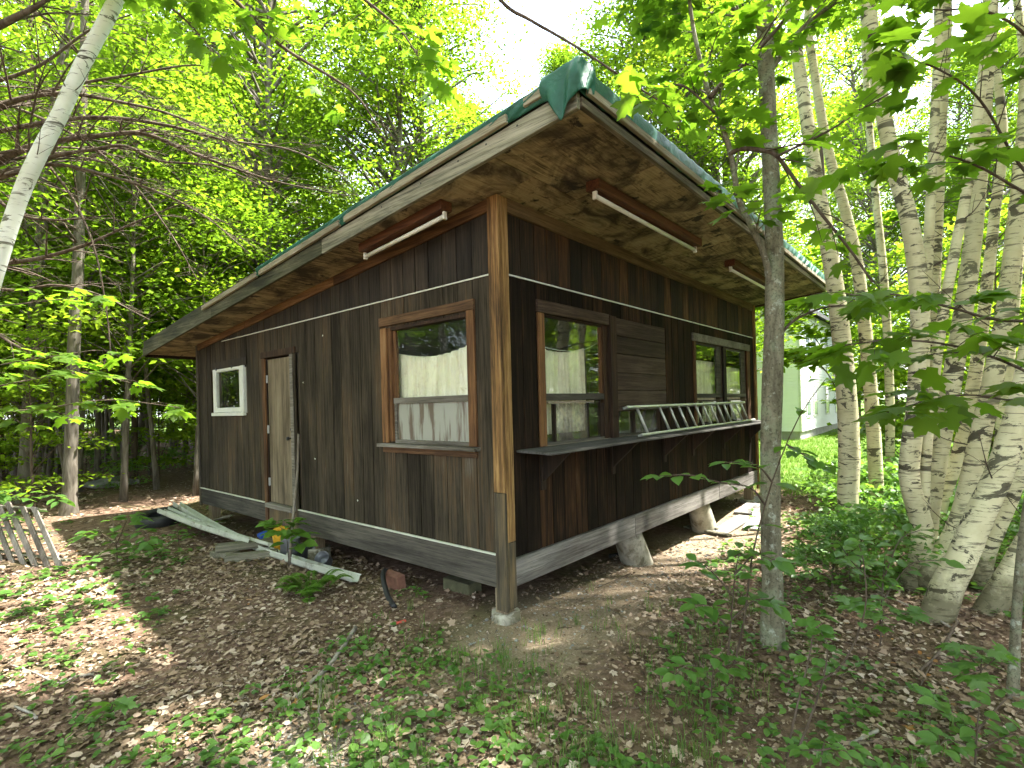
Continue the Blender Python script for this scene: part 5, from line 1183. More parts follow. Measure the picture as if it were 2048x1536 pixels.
# mossy maple in front of the cabin
def maple():
    dep = 4.0; rng = np.random.default_rng(70); path = px_path([(1545, 1292), (1545, 1180), (1541, 1040), (1541, 900), (1545, 760), (1549, 620), (1548, 480), (1541, 330), (1534, 180), (1530, 40), (1528, -120), (1520, -400)], dep)
    wd = [58, 47, 44, 45, 46, 43, 39, 37, 36, 38, 32, 26]; base = Vector((path[0].x, path[0].y, G(path[0].x, path[0].y)))
    t = thing('maple_tree', 'mossy lichened maple trunk standing in front of the cabin', 'tree', tuple(base))
    c = curve_pts(path, 66); rad = np.interp(np.linspace(0, len(wd) - 1, len(c)), np.arange(len(wd)), wd) / FPX * dep * .5 * .84; c = [c[0] - UP * .2] + c; rad = np.concatenate([[rad[0] * 1.2], rad])
    for i, q in enumerate(c):   # burls
        pass
    mb = MB(); mb.tube([p - base for p in c], rad, 18, .05, rng); mb.build('trunk', M['bark_maple'], t)
    tips = []
    def limb(pts, d, r0, r1, n, L, lv=1):
        mb = MB(); b2 = [p - base for p in px_path(pts, d)]; tp = twiggy(mb, rng, b2, r0, r1, n, L, lv); mb.build('limb', M['bark_maple'] if r0 > .02 else M['bark_twig'], t)
        return [(p + base, e) for p, e in tp]
    tips += limb([(1541, 580), (1530, 515), (1502, 450), (1478, 400), (1462, 310), (1440, 240), (1418, 190), (1398, 110), (1384, 40), (1372, -60), (1360, -160)], [4.0, 3.93, 3.9, 3.9, 3.88, 3.85, 3.82, 3.8, 3.8, 3.8, 3.8], .025, .011, 10, .6, 2)
    tips += limb([(1420, 195), (1450, 160), (1500, 115), (1560, 50), (1600, -10), (1650, -90)], 3.75, .020, .008, 9, .65, 2)
    tips += limb([(1460, 308), (1480, 298), (1520, 300), (1553, 312), (1590, 360), (1640, 425), (1700, 500), (1745, 565)], [3.88, 3.82, 3.78, 3.76, 3.75, 3.7, 3.65, 3.6], .020, .008, 8, .5, 1)
    tips += limb([(1555, 312), (1600, 290), (1660, 260), (1730, 215), (1800, 175)], 3.72, .011, .005, 7, .5, 1)
    tips += limb([(1430, 225), (1360, 170), (1290, 200), (1220, 240), (1195, 265)], 3.7, .010, .003, 7, .45, 1)
    tips += limb([(1530, 60), (1470, 20), (1400, -40), (1300, -90)], 3.9, .022, .006, 10, .7, 2)
    tips += limb([(1536, 150), (1600, 60), (1680, 0), (1760, -60)], 4.0, .022, .006, 10, .7, 2)
    tips += limb([(1560, 670), (1590, 640), (1650, 615), (1720, 610)], 4.0, .014, .004, 5, .4, 1)
    arr = tips_to_leaves(rng, tips, 1, .13, 'maple'); hang_leaves(t, base, rng, arr, 'maple', M['leaf_maple'])
    # unseen upper crown, enlarged and carved to shade the left ground
    C = [tuple(path[-1] + Vector((rng.normal() * 1.7, rng.normal() * 1.7, abs(rng.normal()) * 2.6 + .6))) for _ in range(62)]; bb = MB()
    for q in C: bb.tube([path[-1] - base, (path[-1] + Vector(q)) / 2 - base + UP * .2, Vector(q) - base], [.03, .015, .004], 5, cap=False)
    bb.build('branch', M['bark_twig'], t)
    Pp, off = crown_points(rng, np.array(C), np.full(62, .8), 110, .35); ok = carve(Pp); Pp = Pp[ok]; X, N = leaf_dirs(rng, len(Pp), .4)
    link('crown', leaves_mesh('crown', [('maple', Pp - np.array(base), X, N, .13 * (.7 + .6 * rng.random(len(Pp))), rng.random(len(Pp)))]), M['leaf_maple'], t)
maple()

# maples whose stems stand outside the picture and whose boughs reach in
def side_maple(label, stem, stem_dep, widths, boughs, seed, leaf=.125, per=2, cat='tree', nobj=300, bark_m='bark_twig', name='maple_tree', leafkind='maple', leafmat='leaf_maple', group=None, jit=.3):
    rng = np.random.default_rng(seed); path = px_path(stem, stem_dep); base = Vector((path[0].x, path[0].y, G(path[0].x, path[0].y))); t = thing(name, label, cat, tuple(base), group)
    d0 = stem_dep if not isinstance(stem_dep, (list, tuple)) else stem_dep[0]
    c = curve_pts(path, len(path) * 6); rad = np.interp(np.linspace(0, len(widths) - 1, len(c)), np.arange(len(widths)), widths) / FPX * d0 * .5; c = [c[0] - UP * .15] + c; rad = np.concatenate([[rad[0]], rad])
    mb = MB(); mb.tube([p - base for p in c], rad, 10, .05, rng); mb.build('trunk', M[bark_m], t); tips = []
    for pts, d, r0, r1, n, L, lv, *f0 in boughs:
        mb = MB(); tp = twiggy(mb, rng, [p - base for p in px_path(pts, d)], r0, r1, n, L, lv, f0=f0[0] if f0 else .12); mb.build('limb', M['bark_twig'], t); tips += [(p + base, e) for p, e in tp]
    arr = tips_to_leaves(rng, tips, per, leaf, leafkind, jit); hang_leaves(t, base, rng, arr, leafkind, M[leafmat], nobj); return t
side_maple('thin sapling at the right edge with broad layered maple leaves', [(2026, 1385), (2032, 1250), (2046, 1080), (2078, 860), (2100, 600), (2110, 350), (2115, 100), (2110, -200)], 3.3, [21, 17, 16, 15, 14, 13, 12, 10],
    [([(2095, 640), (2000, 640), (1900, 615), (1800, 590), (1700, 590)], [3.2, 3.0, 2.85, 2.75, 2.7], .011, .003, 10, .42, 1), ([(2085, 760), (2000, 720), (1900, 690), (1790, 680), (1690, 690)], [3.25, 3.0, 2.85, 2.75, 2.7], .010, .003, 10, .42, 1),
     ([(2110, 400), (2040, 330), (1960, 200), (1880, 140), (1790, 110)], [3.2, 3.0, 2.8, 2.75, 2.7], .010, .003, 9, .45, 1), ([(2110, 420), (2040, 380), (1950, 330), (1850, 300), (1760, 290)], [3.2, 3.0, 2.9, 2.85, 2.8], .010, .003, 8, .42, 1),
     ([(2112, 150), (2040, 60), (1960, 20), (1880, 20), (1800, 10)], [3.2, 3.1, 3.0, 3.0, 3.0], .010, .003, 9, .45, 1), ([(2090, 800), (2020, 800), (1940, 790), (1860, 800), (1760, 830)], [3.25, 3.1, 3.0, 3.0, 3.0], .008, .003, 7, .34, 1)], 81, .135, 2, bark_m='bark_maple')
side_maple('overhanging maple whose leafy boughs cross the top of the picture', [(-330, 1500), (-300, 1000), (-260, 500), (-200, 100), (-120, -250)], [3.6, 3.7, 3.9, 4.1, 4.2], [90, 78, 66, 52, 40],
    [([(-120, -250), (120, -260), (330, -130), (470, 0), (560, 90), (700, 180), (760, 260)], [4.2, 4.5, 4.7, 4.7, 4.6, 4.5, 4.5], .034, .005, 14, .75, 2), ([(120, -260), (400, -200), (600, -100), (730, 0), (800, 60), (840, 120)], [4.4, 4.4, 4.4, 4.3, 4.3, 4.3], .026, .004, 12, .6, 2),
     ([(400, -200), (700, -240), (900, -130), (1000, 0), (1060, 40), (1150, 92), (1265, 168), (1340, 215)], [4.4, 4.1, 3.8, 3.55, 3.5, 3.4, 3.3, 3.25], .020, .004, 9, .40, 1, .72), ([(-120, -250), (50, -120), (220, -60), (360, 30), (430, 110)], [4.2, 4.4, 4.5, 4.6, 4.6], .022, .004, 10, .65, 2)], 82, .14, 1, bark_m='bark_grey')
side_maple('low maple sapling spreading layered leaves at the left edge', [(-130, 1150), (-125, 980), (-115, 840), (-100, 720), (-90, 560)], 5.6, [24, 20, 17, 13, 10],
    [([(-112, 800), (-40, 780), (60, 760), (160, 745), (260, 765)], [5.6, 5.4, 5.2, 5.1, 5.0], .009, .003, 11, .5, 1), ([(-105, 760), (0, 730), (90, 715), (190, 700)], [5.6, 5.4, 5.2, 5.1], .008, .003, 9, .45, 1), ([(-115, 860), (-20, 830), (100, 815), (220, 800), (360, 815)], [5.6, 5.3, 5.2, 5.1, 5.1], .009, .003, 12, .5, 1),
     ([(-95, 620), (20, 610), (110, 600), (190, 590)], [5.6, 5.6, 5.6, 5.6], .007, .003, 7, .4, 1)], 83, .125, 2, name='maple_sapling', cat='sapling')
side_maple('leafy small tree on the lawn edge screening the white house', [(1688, 960), (1684, 860), (1676, 740), (1664, 600), (1650, 420), (1640, 250)], 10.5, [16, 14, 13, 11, 9, 6],
    [([(1676, 740), (1640, 690), (1600, 640), (1560, 620)], 10.3, .016, .004, 10, .9, 2), ([(1680, 790), (1650, 740), (1620, 720), (1570, 730)], 10.2, .014, .004, 9, .8, 2), ([(1664, 600), (1620, 560), (1580, 540), (1530, 560)], 10.4, .016, .004, 9, .9, 2), ([(1684, 850), (1720, 780), (1760, 760)], 10.3, .014, .004, 8, .9, 2), ([(1660, 560), (1700, 480), (1760, 440)], 10.3, .014, .004, 8, .9, 2)], 84, .19, 3, name='small_tree', leafkind='ovate', leafmat='leaf_far', nobj=220, jit=.5)

# bare dead boughs arching in from the left
def dead_tree():
    rng = np.random.default_rng(90); path = px_path([(-190, 1080), (-185, 700), (-175, 420), (-150, 250), (-140, 60), (-150, -200)], 7.2); base = Vector((path[0].x, path[0].y, G(path[0].x, path[0].y)))
    t = thing('dead_tree', 'tangle of bare drooping dead branches arching in from the left', 'tree', tuple(base)); mb = MB(); mb.tube([p - base for p in curve_pts(path, 30)], np.linspace(.15, .08, len(curve_pts(path, 30))), 10, .06, rng); mb.build('trunk', M['bark_dead'], t)
    for pts, d, r0, n, L in (([(-160, 330), (-60, 250), (0, 212), (70, 192), (140, 188), (220, 200), (330, 225), (420, 262), (500, 300)], 6.4, .030, 18, 1.1), ([(-160, 420), (-60, 360), (20, 310), (100, 285), (210, 270), (290, 268), (370, 300), (450, 330), (560, 365), (700, 392)], 6.8, .042, 22, 1.2),
                             ([(-170, 440), (-40, 370), (60, 335), (110, 312), (180, 300), (250, 292), (320, 322), (430, 332), (520, 370)], 6.5, .030, 18, 1.0), ([(-150, 260), (-60, 330), (20, 420), (110, 440), (220, 430)], 6.9, .026, 12, .8), ([(-175, 520), (-60, 530), (60, 520), (170, 490), (270, 445), (380, 400)], 7.2, .034, 14, 1.0),
                             ([(-140, 120), (-20, 60), (60, 20), (105, -10), (160, -60)], 4.6, .030, 8, .7), ([(-175, 620), (-60, 640), (30, 690), (60, 700), (90, 680)], 6.9, .020, 8, .6), ([(-160, 360), (40, 300), (120, 360), (180, 470), (210, 600), (225, 740)], 6.7, .016, 12, .6), ([(-150, 200), (60, 140), (180, 60), (290, 20)], 7.0, .022, 12, .9), ([(-160, 300), (60, 250), (200, 235), (330, 250), (450, 280), (580, 300), (690, 350)], 6.6, .024, 20, 1.1), ([(-160, 380), (80, 330), (210, 350), (330, 390), (420, 440), (490, 500)], 6.6, .020, 16, .9), ([(-150, 250), (100, 180), (260, 150), (390, 130), (480, 150)], 7.4, .022, 14, 1.0), ([(-175, 560), (20, 580), (110, 570), (200, 590), (300, 640)], 7.6, .018, 10, .7), ([(-150, 150), (90, 240), (230, 330), (330, 450), (395, 560)], 6.9, .016, 12, .7)):
        mb = MB(); twiggy(mb, rng, [p - base for p in px_path(pts, d)], r0 * 1.35, .006, n, L, 2, 5, .8); mb.build('dead_branch', M['bark_dead'], t)
dead_tree()

# ================================================================== undergrowth
def leafy_plant(name, label, cat, stems, kind, size, m='leaf_low', seed=0, per=9, start=.35, group=None, jit=.28, stem_m='bark_twig', r=.005, pair=True, pet=.03):
    """stems: lists of (px, py, dep); leaves sit along them in pairs"""
    rng = np.random.default_rng(seed); paths = [[P(*q) for q in s] for s in stems]; b = paths[0][0]; base = Vector((b.x, b.y, min(b.z, G(b.x, b.y)) if abs(b.z - G(b.x, b.y)) < .5 else b.z))
    t = thing(name, label, cat, tuple(base), group)
    for s in paths:
        c = curve_pts(s, 16) if len(s) > 2 else s; mb = MB(); mb.tube([p - base for p in c], np.linspace(r, r * .35, len(c)), 6, cap=False); mb.build('stem', M[stem_m], t)
        k = len(c)
        for i in range(per):
            f = start + (1 - start) * i / max(1, per - 1); x = f * (k - 1); j = min(k - 2, int(x)); p = c[j].lerp(c[j + 1], x - j); d = (c[j + 1] - c[j]).normalized()
            sd = d.cross(UP); sd = sd.normalized() if sd.length > .2 else Vector((math.cos(i * 2.4), math.sin(i * 2.4), 0))
            if sd.length > 0 and abs(d.z) > .75: sd = Vector((math.cos(i * 2.4), math.sin(i * 2.4), 0))
            for sg in ((1, -1) if pair else ((1,) if i % 2 else (-1,))):
                e = (sd * sg + d * (.5 if abs(d.z) < .75 else 0) + Vector((rng.normal() * .25, rng.normal() * .25, -.12 + rng.normal() * .15))).normalized()
                leaf_obj(kind, M[m], t, p + e * pet, e, (rng.normal() * jit, rng.normal() * jit, 1), size * (.7 + .5 * rng.random()), base)
        e = (c[-1] - c[-2]).normalized(); leaf_obj(kind, M[m], t, c[-1], Vector((e.x, e.y, -.1)) if Vector((e.x, e.y)).length > .2 else Vector((1, .3, -.1)), (rng.normal() * jit, rng.normal() * jit, 1), size, base)
    return t
GP = 'leafy seedlings and shrubs of the clearing'
# sapling right of the cabin, its bough of oval leaves against the dark wall
leafy_plant('shrub', 'slender shrub with a bough of oval leaves before the dark front wall', 'shrub', [[(1468, 1330, 3.7), (1490, 1230, 3.7), (1503, 1120, 3.7), (1530, 1010, 3.72), (1560, 920, 3.72), (1600, 830, 3.7), (1650, 760, 3.7)], [(1530, 1010, 3.72), (1500, 975, 3.65), (1440, 965, 3.55), (1380, 950, 3.5), (1318, 952, 3.5)], [(1545, 965, 3.72), (1520, 935, 3.7), (1490, 925, 3.68), (1450, 925, 3.65)], [(1575, 890, 3.7), (1600, 905, 3.6), (1640, 930, 3.55)]], 'ovate', .13, seed=1, per=6, start=.3, group=GP, r=.008)
leafy_plant('shrub', 'broad leaved shrub at the foot of the mossy maple', 'shrub', [[(1455, 1330, 3.5), (1462, 1240, 3.5), (1470, 1150, 3.5), (1480, 1100, 3.5)], [(1465, 1190, 3.5), (1430, 1150, 3.45), (1400, 1125, 3.4)], [(1468, 1150, 3.5), (1510, 1110, 3.5), (1550, 1120, 3.5)], [(1460, 1260, 3.5), (1420, 1215, 3.4), (1390, 1210, 3.35)], [(1462, 1240, 3.5), (1510, 1200, 3.55), (1540, 1205, 3.55)]], 'ovate', .135, seed=2, per=5, start=.3, group=GP, r=.007)
leafy_plant('seedling', 'tall thin seedling with round leaves in the right foreground', 'seedling', [[(1570, 1530, 2.75), (1590, 1430, 2.75), (1615, 1330, 2.8), (1630, 1250, 2.85), (1640, 1230, 2.85)], [(1600, 1490, 2.75), (1640, 1380, 2.75), (1655, 1300, 2.8), (1640, 1260, 2.8)], [(1630, 1370, 2.8), (1690, 1320, 2.8), (1730, 1220, 2.85), (1728, 1130, 2.9), (1715, 1080, 2.9)]], 'round', .075, seed=3, per=6, start=.45, group=GP, r=.006)
leafy_plant('shrub', 'green shrub before the foot of the thickest birch', 'shrub', [[(1760, 1250, 3.6), (1765, 1180, 3.6), (1770, 1110, 3.6)], [(1765, 1200, 3.6), (1820, 1130, 3.6), (1880, 1120, 3.6)], [(1765, 1180, 3.6), (1710, 1130, 3.6), (1680, 1090, 3.6)], [(1770, 1150, 3.6), (1800, 1080, 3.6), (1840, 1060, 3.6)]], 'ovate', .10, seed=4, per=6, start=.25, group=GP)
leafy_plant('seedling', 'low maple seedling between the mossy maple and the birches', 'seedling', [[(1760, 1290, 3.3), (1765, 1240, 3.3), (1770, 1210, 3.3)], [(1766, 1230, 3.3), (1710, 1210, 3.3)], [(1766, 1230, 3.3), (1820, 1225, 3.25)]], 'maple', .12, seed=5, per=3, start=.4, group=GP)
leafy_plant('seedling', 'maple seedling at the base of the right edge sapling', 'seedling', [[(1960, 1400, 3.0), (1962, 1340, 3.0), (1965, 1300, 3.0)], [(1962, 1340, 3.0), (1920, 1290, 3.0)], [(1962, 1340, 3.0), (2000, 1310, 3.0)], [(1962, 1340, 3.0), (1930, 1350, 2.9)]], 'maple', .10, seed=6, per=3, start=.4, group=GP)
leafy_plant('shrub', 'oval leaved shrub in the lower right corner', 'shrub', [[(1950, 1530, 2.55), (1955, 1450, 2.55), (1960, 1400, 2.55)], [(1955, 1460, 2.55), (1900, 1420, 2.5), (1870, 1400, 2.5)], [(1955, 1460, 2.55), (2010, 1400, 2.55), (2040, 1390, 2.55)], [(1953, 1500, 2.55), (1900, 1480, 2.5), (1880, 1490, 2.45)], [(1955, 1500, 2.55), (2020, 1470, 2.5), (2040, 1480, 2.5)]], 'ovate', .085, seed=7, per=5, start=.3, group=GP)
leafy_plant('seedling', 'small bright seedling at the bottom edge right of centre', 'seedling', [[(1640, 1530, 2.5), (1645, 1500, 2.5), (1650, 1480, 2.5)], [(1645, 1500, 2.5), (1600, 1500, 2.45)], [(1645, 1500, 2.5), (1700, 1490, 2.5)]], 'ovate', .07, seed=8, per=3, start=.3, group=GP)
leafy_plant('shrub', 'shrub with drooping leaves left of the mossy maple roots', 'shrub', [[(1420, 1420, 3.1), (1425, 1350, 3.1), (1430, 1310, 3.1)], [(1425, 1360, 3.1), (1380, 1330, 3.05), (1350, 1350, 3.0)], [(1425, 1350, 3.1), (1470, 1320, 3.1)]], 'ovate', .10, seed=9, per=5, start=.3, group=GP)
leafy_plant('seedling', 'five leaved seedling growing before the cabin door', 'seedling', [[(578, 1135, 6.2), (574, 1080, 6.2), (568, 1042, 6.2)], [(572, 1062, 6.2), (545, 1045, 6.15)], [(572, 1062, 6.2), (590, 1045, 6.2)], [(574, 1100, 6.2), (606, 1085, 6.15)], [(572, 1066, 6.2), (556, 1062, 6.1)], [(573, 1060, 6.2), (598, 1068, 6.1)]], 'ovate', .20, seed=10, per=3, start=.45, m='leaf_fern', group=GP)
leafy_plant('shrub', 'bramble like shrub right of the pallet', 'shrub', [[(235, 1130, 6.6), (232, 1080, 6.6), (225, 1040, 6.6)], [(233, 1090, 6.6), (190, 1060, 6.5), (160, 1075, 6.5)], [(233, 1090, 6.6), (280, 1060, 6.6), (300, 1080, 6.5)], [(233, 1090, 6.6), (260, 1030, 6.7), (280, 1035, 6.7)], [(233, 1100, 6.6), (285, 1095, 6.5)]], 'ovate', .17, seed=11, per=5, start=.3, group=GP)
leafy_plant('shrub', 'leafy shrub spilling over the top of the pallet', 'shrub', [[(60, 1080, 7.2), (58, 1020, 7.2), (60, 985, 7.2)], [(58, 1020, 7.2), (20, 985, 7.1), (0, 990, 7.0)], [(58, 1020, 7.2), (100, 990, 7.1), (120, 1000, 7.0)], [(58, 1040, 7.2), (15, 1030, 7.0)]], 'ovate', .17, seed=12, per=5, start=.3, group=GP)
leafy_plant('seedling', 'small seedling on the leaf litter in front of the tyre', 'seedling', [[(358, 1090, 7.6), (357, 1075, 7.6), (356, 1062, 7.6)]], 'ovate', .15, seed=13, per=3, start=.4, group=GP)
leafy_plant('seedling', 'seedling beside the lower end of the pallet', 'seedling', [[(165, 1150, 6.0), (163, 1130, 6.0), (160, 1115, 6.0)], [(163, 1130, 6.0), (180, 1120, 6.0)]], 'ovate', .12, seed=14, per=3, start=.4, group=GP)
leafy_plant('fallen_leaf_sprig', 'pale green sprig of maple leaves dropped in the left foreground', 'leaf', [[(222, 1418, 3.25), (225, 1410, 3.25), (228, 1404, 3.25)]], 'maple', .10, seed=15, per=2, start=.5, jit=.6)
leafy_plant('seedling', 'bright three leaved seedling left of the long stick', 'seedling', [[(248, 1352, 3.6), (249, 1342, 3.6), (250, 1332, 3.6)]], 'ovate', .075, seed=16, per=2, start=.5, group=GP, m='leaf_fern')

def fern():
    b = ground_at(622, 1192); t = thing('fern', 'bright green fern clump beside the gutter end', 'fern', tuple(b)); rng = np.random.default_rng(4)
    for i in range(22):
        a = i * 2.399; L = .15 + .15 * rng.random(); up = .9 + .7 * rng.random(); e = Vector((math.cos(a), math.sin(a), 0))
        off = Vector((rng.normal() * .07, rng.normal() * .10, 0)); pts = [off + e * L * f + UP * (up * L * 1.5 * (f - .75 * f * f)) for f in np.linspace(0, 1, 16)]; mb = MB(); mb.tube(pts, np.linspace(.003, .001, 16), 4, cap=False)
        Pp, X, N, S = [], [], [], []
        for j in range(3, 16):
            w = .06 * math.sin(math.pi * (j / 16) ** .8) + .012; d = (pts[j] - pts[j - 1]).normalized(); s = d.cross(UP).normalized()
            for q in (0, .5):
                for sg in (1, -1): Pp.append(tuple(pts[j].lerp(pts[j - 1], q))); X.append(tuple(s * sg + d * .35 - UP * .1)); N.append((0, 0, 1)); S.append(w)
        me = leaves_mesh('frond', [('slim', np.array(Pp), np.array(X), np.array(N), np.array(S), rng.random(len(Pp)))]); o = link('frond', me, M['leaf_fern'], t)
fern()
def pine(label, px, py, dep, h, seed):
    b = ground_at(px, py); b = Vector((b.x, b.y, G(b.x, b.y))); t = thing('pine_seedling', label, 'seedling', tuple(b), 'pine seedlings'); rng = np.random.default_rng(seed); mb = MB(); mb.tube([(0, 0, 0), (.01, .01, h * .5), (0, .02, h)], [.007, .005, .002], 6)
    Pp, X, N, S = [], [], [], []
    for i in range(14):
        f = .2 + .8 * i / 13; a = i * 2.4; L = h * .55 * (1.1 - f) + .06; p0 = Vector((.005, .01, h * f)); e = Vector((math.cos(a), math.sin(a), .35)).normalized(); p1 = p0 + e * L; mb.tube([p0, p1], [.003, .0015], 4, cap=False)
        for k in range(34):
            g = .25 + .75 * rng.random(); p = p0.lerp(p1, g); d = (e * .9 + Vector(tuple(rng.normal(size=3) * .55))).normalized(); Pp.append(tuple(p)); X.append(tuple(d)); N.append(tuple(rng.normal(size=3))); S.append(.085)
    mb.build('stem', M['bark_twig'], t); T0 = TPL['slim']; TPL['needle'] = (T0[0] * np.array([1, .10, .2]), T0[1])
    link('needles', leaves_mesh('needles', [('needle', np.array(Pp), np.array(X), np.array(N), np.array(S), rng.random(len(Pp)))]), M['leaf_pine'], t)
pine('young pine seedling in the light behind the mossy maple', 1640, 1130, 0, .55, 1); pine('smaller pine seedling before the birch feet', 1700, 1165, 0, .4, 2)

# sticks on the ground
def stick(label, pts, r, forks=(), m='stick'):
    g = [ground_at(*p) for p in pts]; b = g[0]; t = thing('stick', label, 'stick', tuple(b), 'fallen sticks'); rng = np.random.default_rng(len(label)); mb = MB()
    c = curve_pts([p + UP * (r + .012 + .012 * rng.random()) - b for p in g], 18); mb.tube(c, np.linspace(r * .7, r * 1.1, len(c)), 8, .15, rng); mb.build('stem', M[m], t)
    for f in forks:
        mb = MB(); q = [ground_at(*p) + UP * (r * .7 + .012) - b for p in f]; c = curve_pts(q, 12); mb.tube(c, np.linspace(r * .65, r * .3, len(c)), 6, .15, rng); mb.build('fork', M[m], t)
stick('long pale forked stick lying in the middle foreground', [(592, 1404), (625, 1372), (655, 1345), (680, 1312), (697, 1285), (711, 1264)], .017, [[(642, 1362), (640, 1400), (638, 1440), (650, 1482)]])
stick('thin dark twig running to the bottom edge', [(415, 1536), (440, 1500), (462, 1470), (480, 1445), (492, 1420)], .010, [[(437, 1502), (428, 1480), (425, 1470)]], 'bark_dead')
stick('thin grey forked twig in the left foreground', [(20, 1335), (70, 1352), (118, 1374), (150, 1362), (188, 1354)], .008, [], 'stick')
stick('short curved grey twig near the lower left corner', [(30, 1420), (45, 1428), (62, 1434), (73, 1445)], .009, [])
stick('brown twig lying across the grass in the middle foreground', [(930, 1345), (960, 1362), (1000, 1380), (1050, 1388), (1090, 1395)], .008, [], 'bark_dead')
stick('long thin twig at the bottom left of centre', [(712, 1440), (745, 1462), (785, 1486)], .008, [[(745, 1462), (790, 1470), (830, 1462)]], 'bark_dead')
stick('dry twig lying before the thickest birch', [(1840, 1350), (1880, 1310), (1915, 1250)], .011, [[(1865, 1325), (1840, 1380)]], 'bark_dead')
stick('pale twig resting under the birch clump', [(1755, 1190), (1800, 1210), (1850, 1230), (1900, 1260)], .009, [], 'stick')
stick('thin twig on the sandy soil before the front wall', [(1195, 1180), (1230, 1165), (1262, 1150)], .006, [], 'bark_dead')
stick('short dark stick by the bottom edge right of centre', [(1700, 1500), (1730, 1482), (1756, 1470)], .010, [], 'stick')

# ================================================================== ground stuff
def sample_ground(rng, n, r0, r1, ang=(-.86, .86), pw=.62):
    r = r0 + (r1 - r0) * rng.random(n) ** (1 / pw * .62 + .4); a = ang[0] + (ang[1] - ang[0]) * rng.random(n); d = r * np.cos(a); l = r * np.sin(a)
    x = CX + d * FW.x + l * RT.x; y = CY + d * FW.y + l * RT.y; return x, y
def pnoise(x, y, s, seed=0):
    r = np.random.default_rng(seed); z = 0
    for k in range(6): a = r.random() * 6.28; f = s * (.6 + r.random() * 1.6); z = z + np.sin((x * math.cos(a) + y * math.sin(a)) * f + r.random() * 6.28)
    return z / 6
def under(x, y): return (x > .05) & (x < 7.1) & (y > .05) & (y < 7.0)
def litter():
    rng = np.random.default_rng(8); sets = []
    for kind, n, r0, r1, sz in (('dry', 34000, 1.7, 8, .048), ('dry_b', 12000, 1.7, 8, .052), ('dry', 20000, 7, 20, .07), ('dry_b', 7000, 7, 20, .085)):
        x, y = sample_ground(rng, n, r0, r1)
        bare = np.exp(-(((y + .25) / .55) ** 2)) * (x > -.6) * (x < 6.2) + 1.0 * under(x, y) * (np.minimum(x, y) > .5) + .8 * np.exp(-((x + 2.1) ** 2 + (y + .55) ** 2) / .35) + .45 * np.exp(-((x + .3) ** 2 + (y + .6) ** 2) / .8)
        ok = (rng.random(n) > bare) & (x < 8.2 + rng.random(n) * .8) & (pnoise(x, y, 1.6, 3) + .5 * pnoise(x, y, 5, 13) > -.35 + .5 * (rng.random(n) - .3)); x, y = x[ok], y[ok]; k = len(x)
        Pp = np.stack([x, y, gz(x, y) + .004 + .022 * rng.random(k)], -1); a = rng.random(k) * 6.283; X = np.stack([np.cos(a), np.sin(a), rng.normal(size=k) * .22], -1); N = np.array([0, 0, 1.]) + rng.normal(size=(k, 3)) * .30
        sets.append((kind, Pp, X, N, sz * (.35 + 1.1 * rng.random(k) ** 1.6), np.clip(.25 * pnoise(x, y, 2.2, 21) + .15 + .75 * rng.random(k), 0, 1)))
    for kind, n, r0, r1, sz in (('quad', 26000, 1.7, 7, .026), ('maple', 2000, 1.7, 9, .058), ('quad', 9000, 6, 14, .045)):      # crumbs and whole leaves
        x, y = sample_ground(rng, n, r0, r1); ok = ~(under(x, y) & (np.minimum(x, y) > .4)) & (x < 8.5) & ((kind == 'quad') | (np.abs(y + .25) > .5)); x, y = x[ok], y[ok]; k = len(x)
        Pp = np.stack([x, y, gz(x, y) + .006 + .014 * rng.random(k)], -1); a = rng.random(k) * 6.283; X = np.stack([np.cos(a), np.sin(a), rng.normal(size=k) * .25], -1); N = np.array([0, 0, 1.]) + rng.normal(size=(k, 3)) * .4
        sets.append((kind, Pp, X, N, sz * (.5 + .9 * rng.random(k)), rng.random(k) * .9))
    o = link('leaf_litter', leaves_mesh('leaf_litter', sets), M['litter']); tag(o, 'carpet of dry brown fallen leaves on the ground', 'leaf litter', kind='stuff')
litter()
def cover():
    rng = np.random.default_rng(9); sets = []; n = 4600; x, y = sample_ground(rng, n, 1.8, 13)
    d = pnoise(x, y, 1.3, 5) + .35 * pnoise(x, y, 4, 6)
    left = (x < -.9) * .22; right = ((x > -.3) & (y < -1.2)) * .25; near_wall = np.exp(-((y - .1) / .5) ** 2) * (x > -.5) * .9 + np.exp(-((x + .35) / .5) ** 2) * (y > 0) * (y < 6) * .55
    ok = (d + left + right - near_wall > .12 + .25 * (rng.random(n) - .5)) & ~under(x, y) & (x < 8.5); x, y = x[ok], y[ok]; k = len(x)
    for rep in range(5):
        a = rng.random(k) * 6.283; h = .02 + .05 * rng.random(k); q = .012 + .02 * rng.random(k); Pp = np.stack([x + q * np.cos(a), y + q * np.sin(a), gz(x, y) + h], -1)
        X = np.stack([np.cos(a), np.sin(a), -.05 + rng.normal(size=k) * .25], -1); N = np.array([0, 0, 1.]) + rng.normal(size=(k, 3)) * .25; s = (.032 + .035 * rng.random(k)) * (1 + .5 * (np.hypot(x - CX, y - CY) > 6)); m = rng.random(k) < .8
        sets.append((('ovate', 'round')[rep % 2], Pp[m], X[m], N[m], s[m], rng.random(m.sum())))
    o = link('ground_cover', leaves_mesh('ground_cover', sets), M['leaf_low']); tag(o, 'low patchy green ground cover plants among the dead leaves', 'ground cover', kind='stuff')
cover()
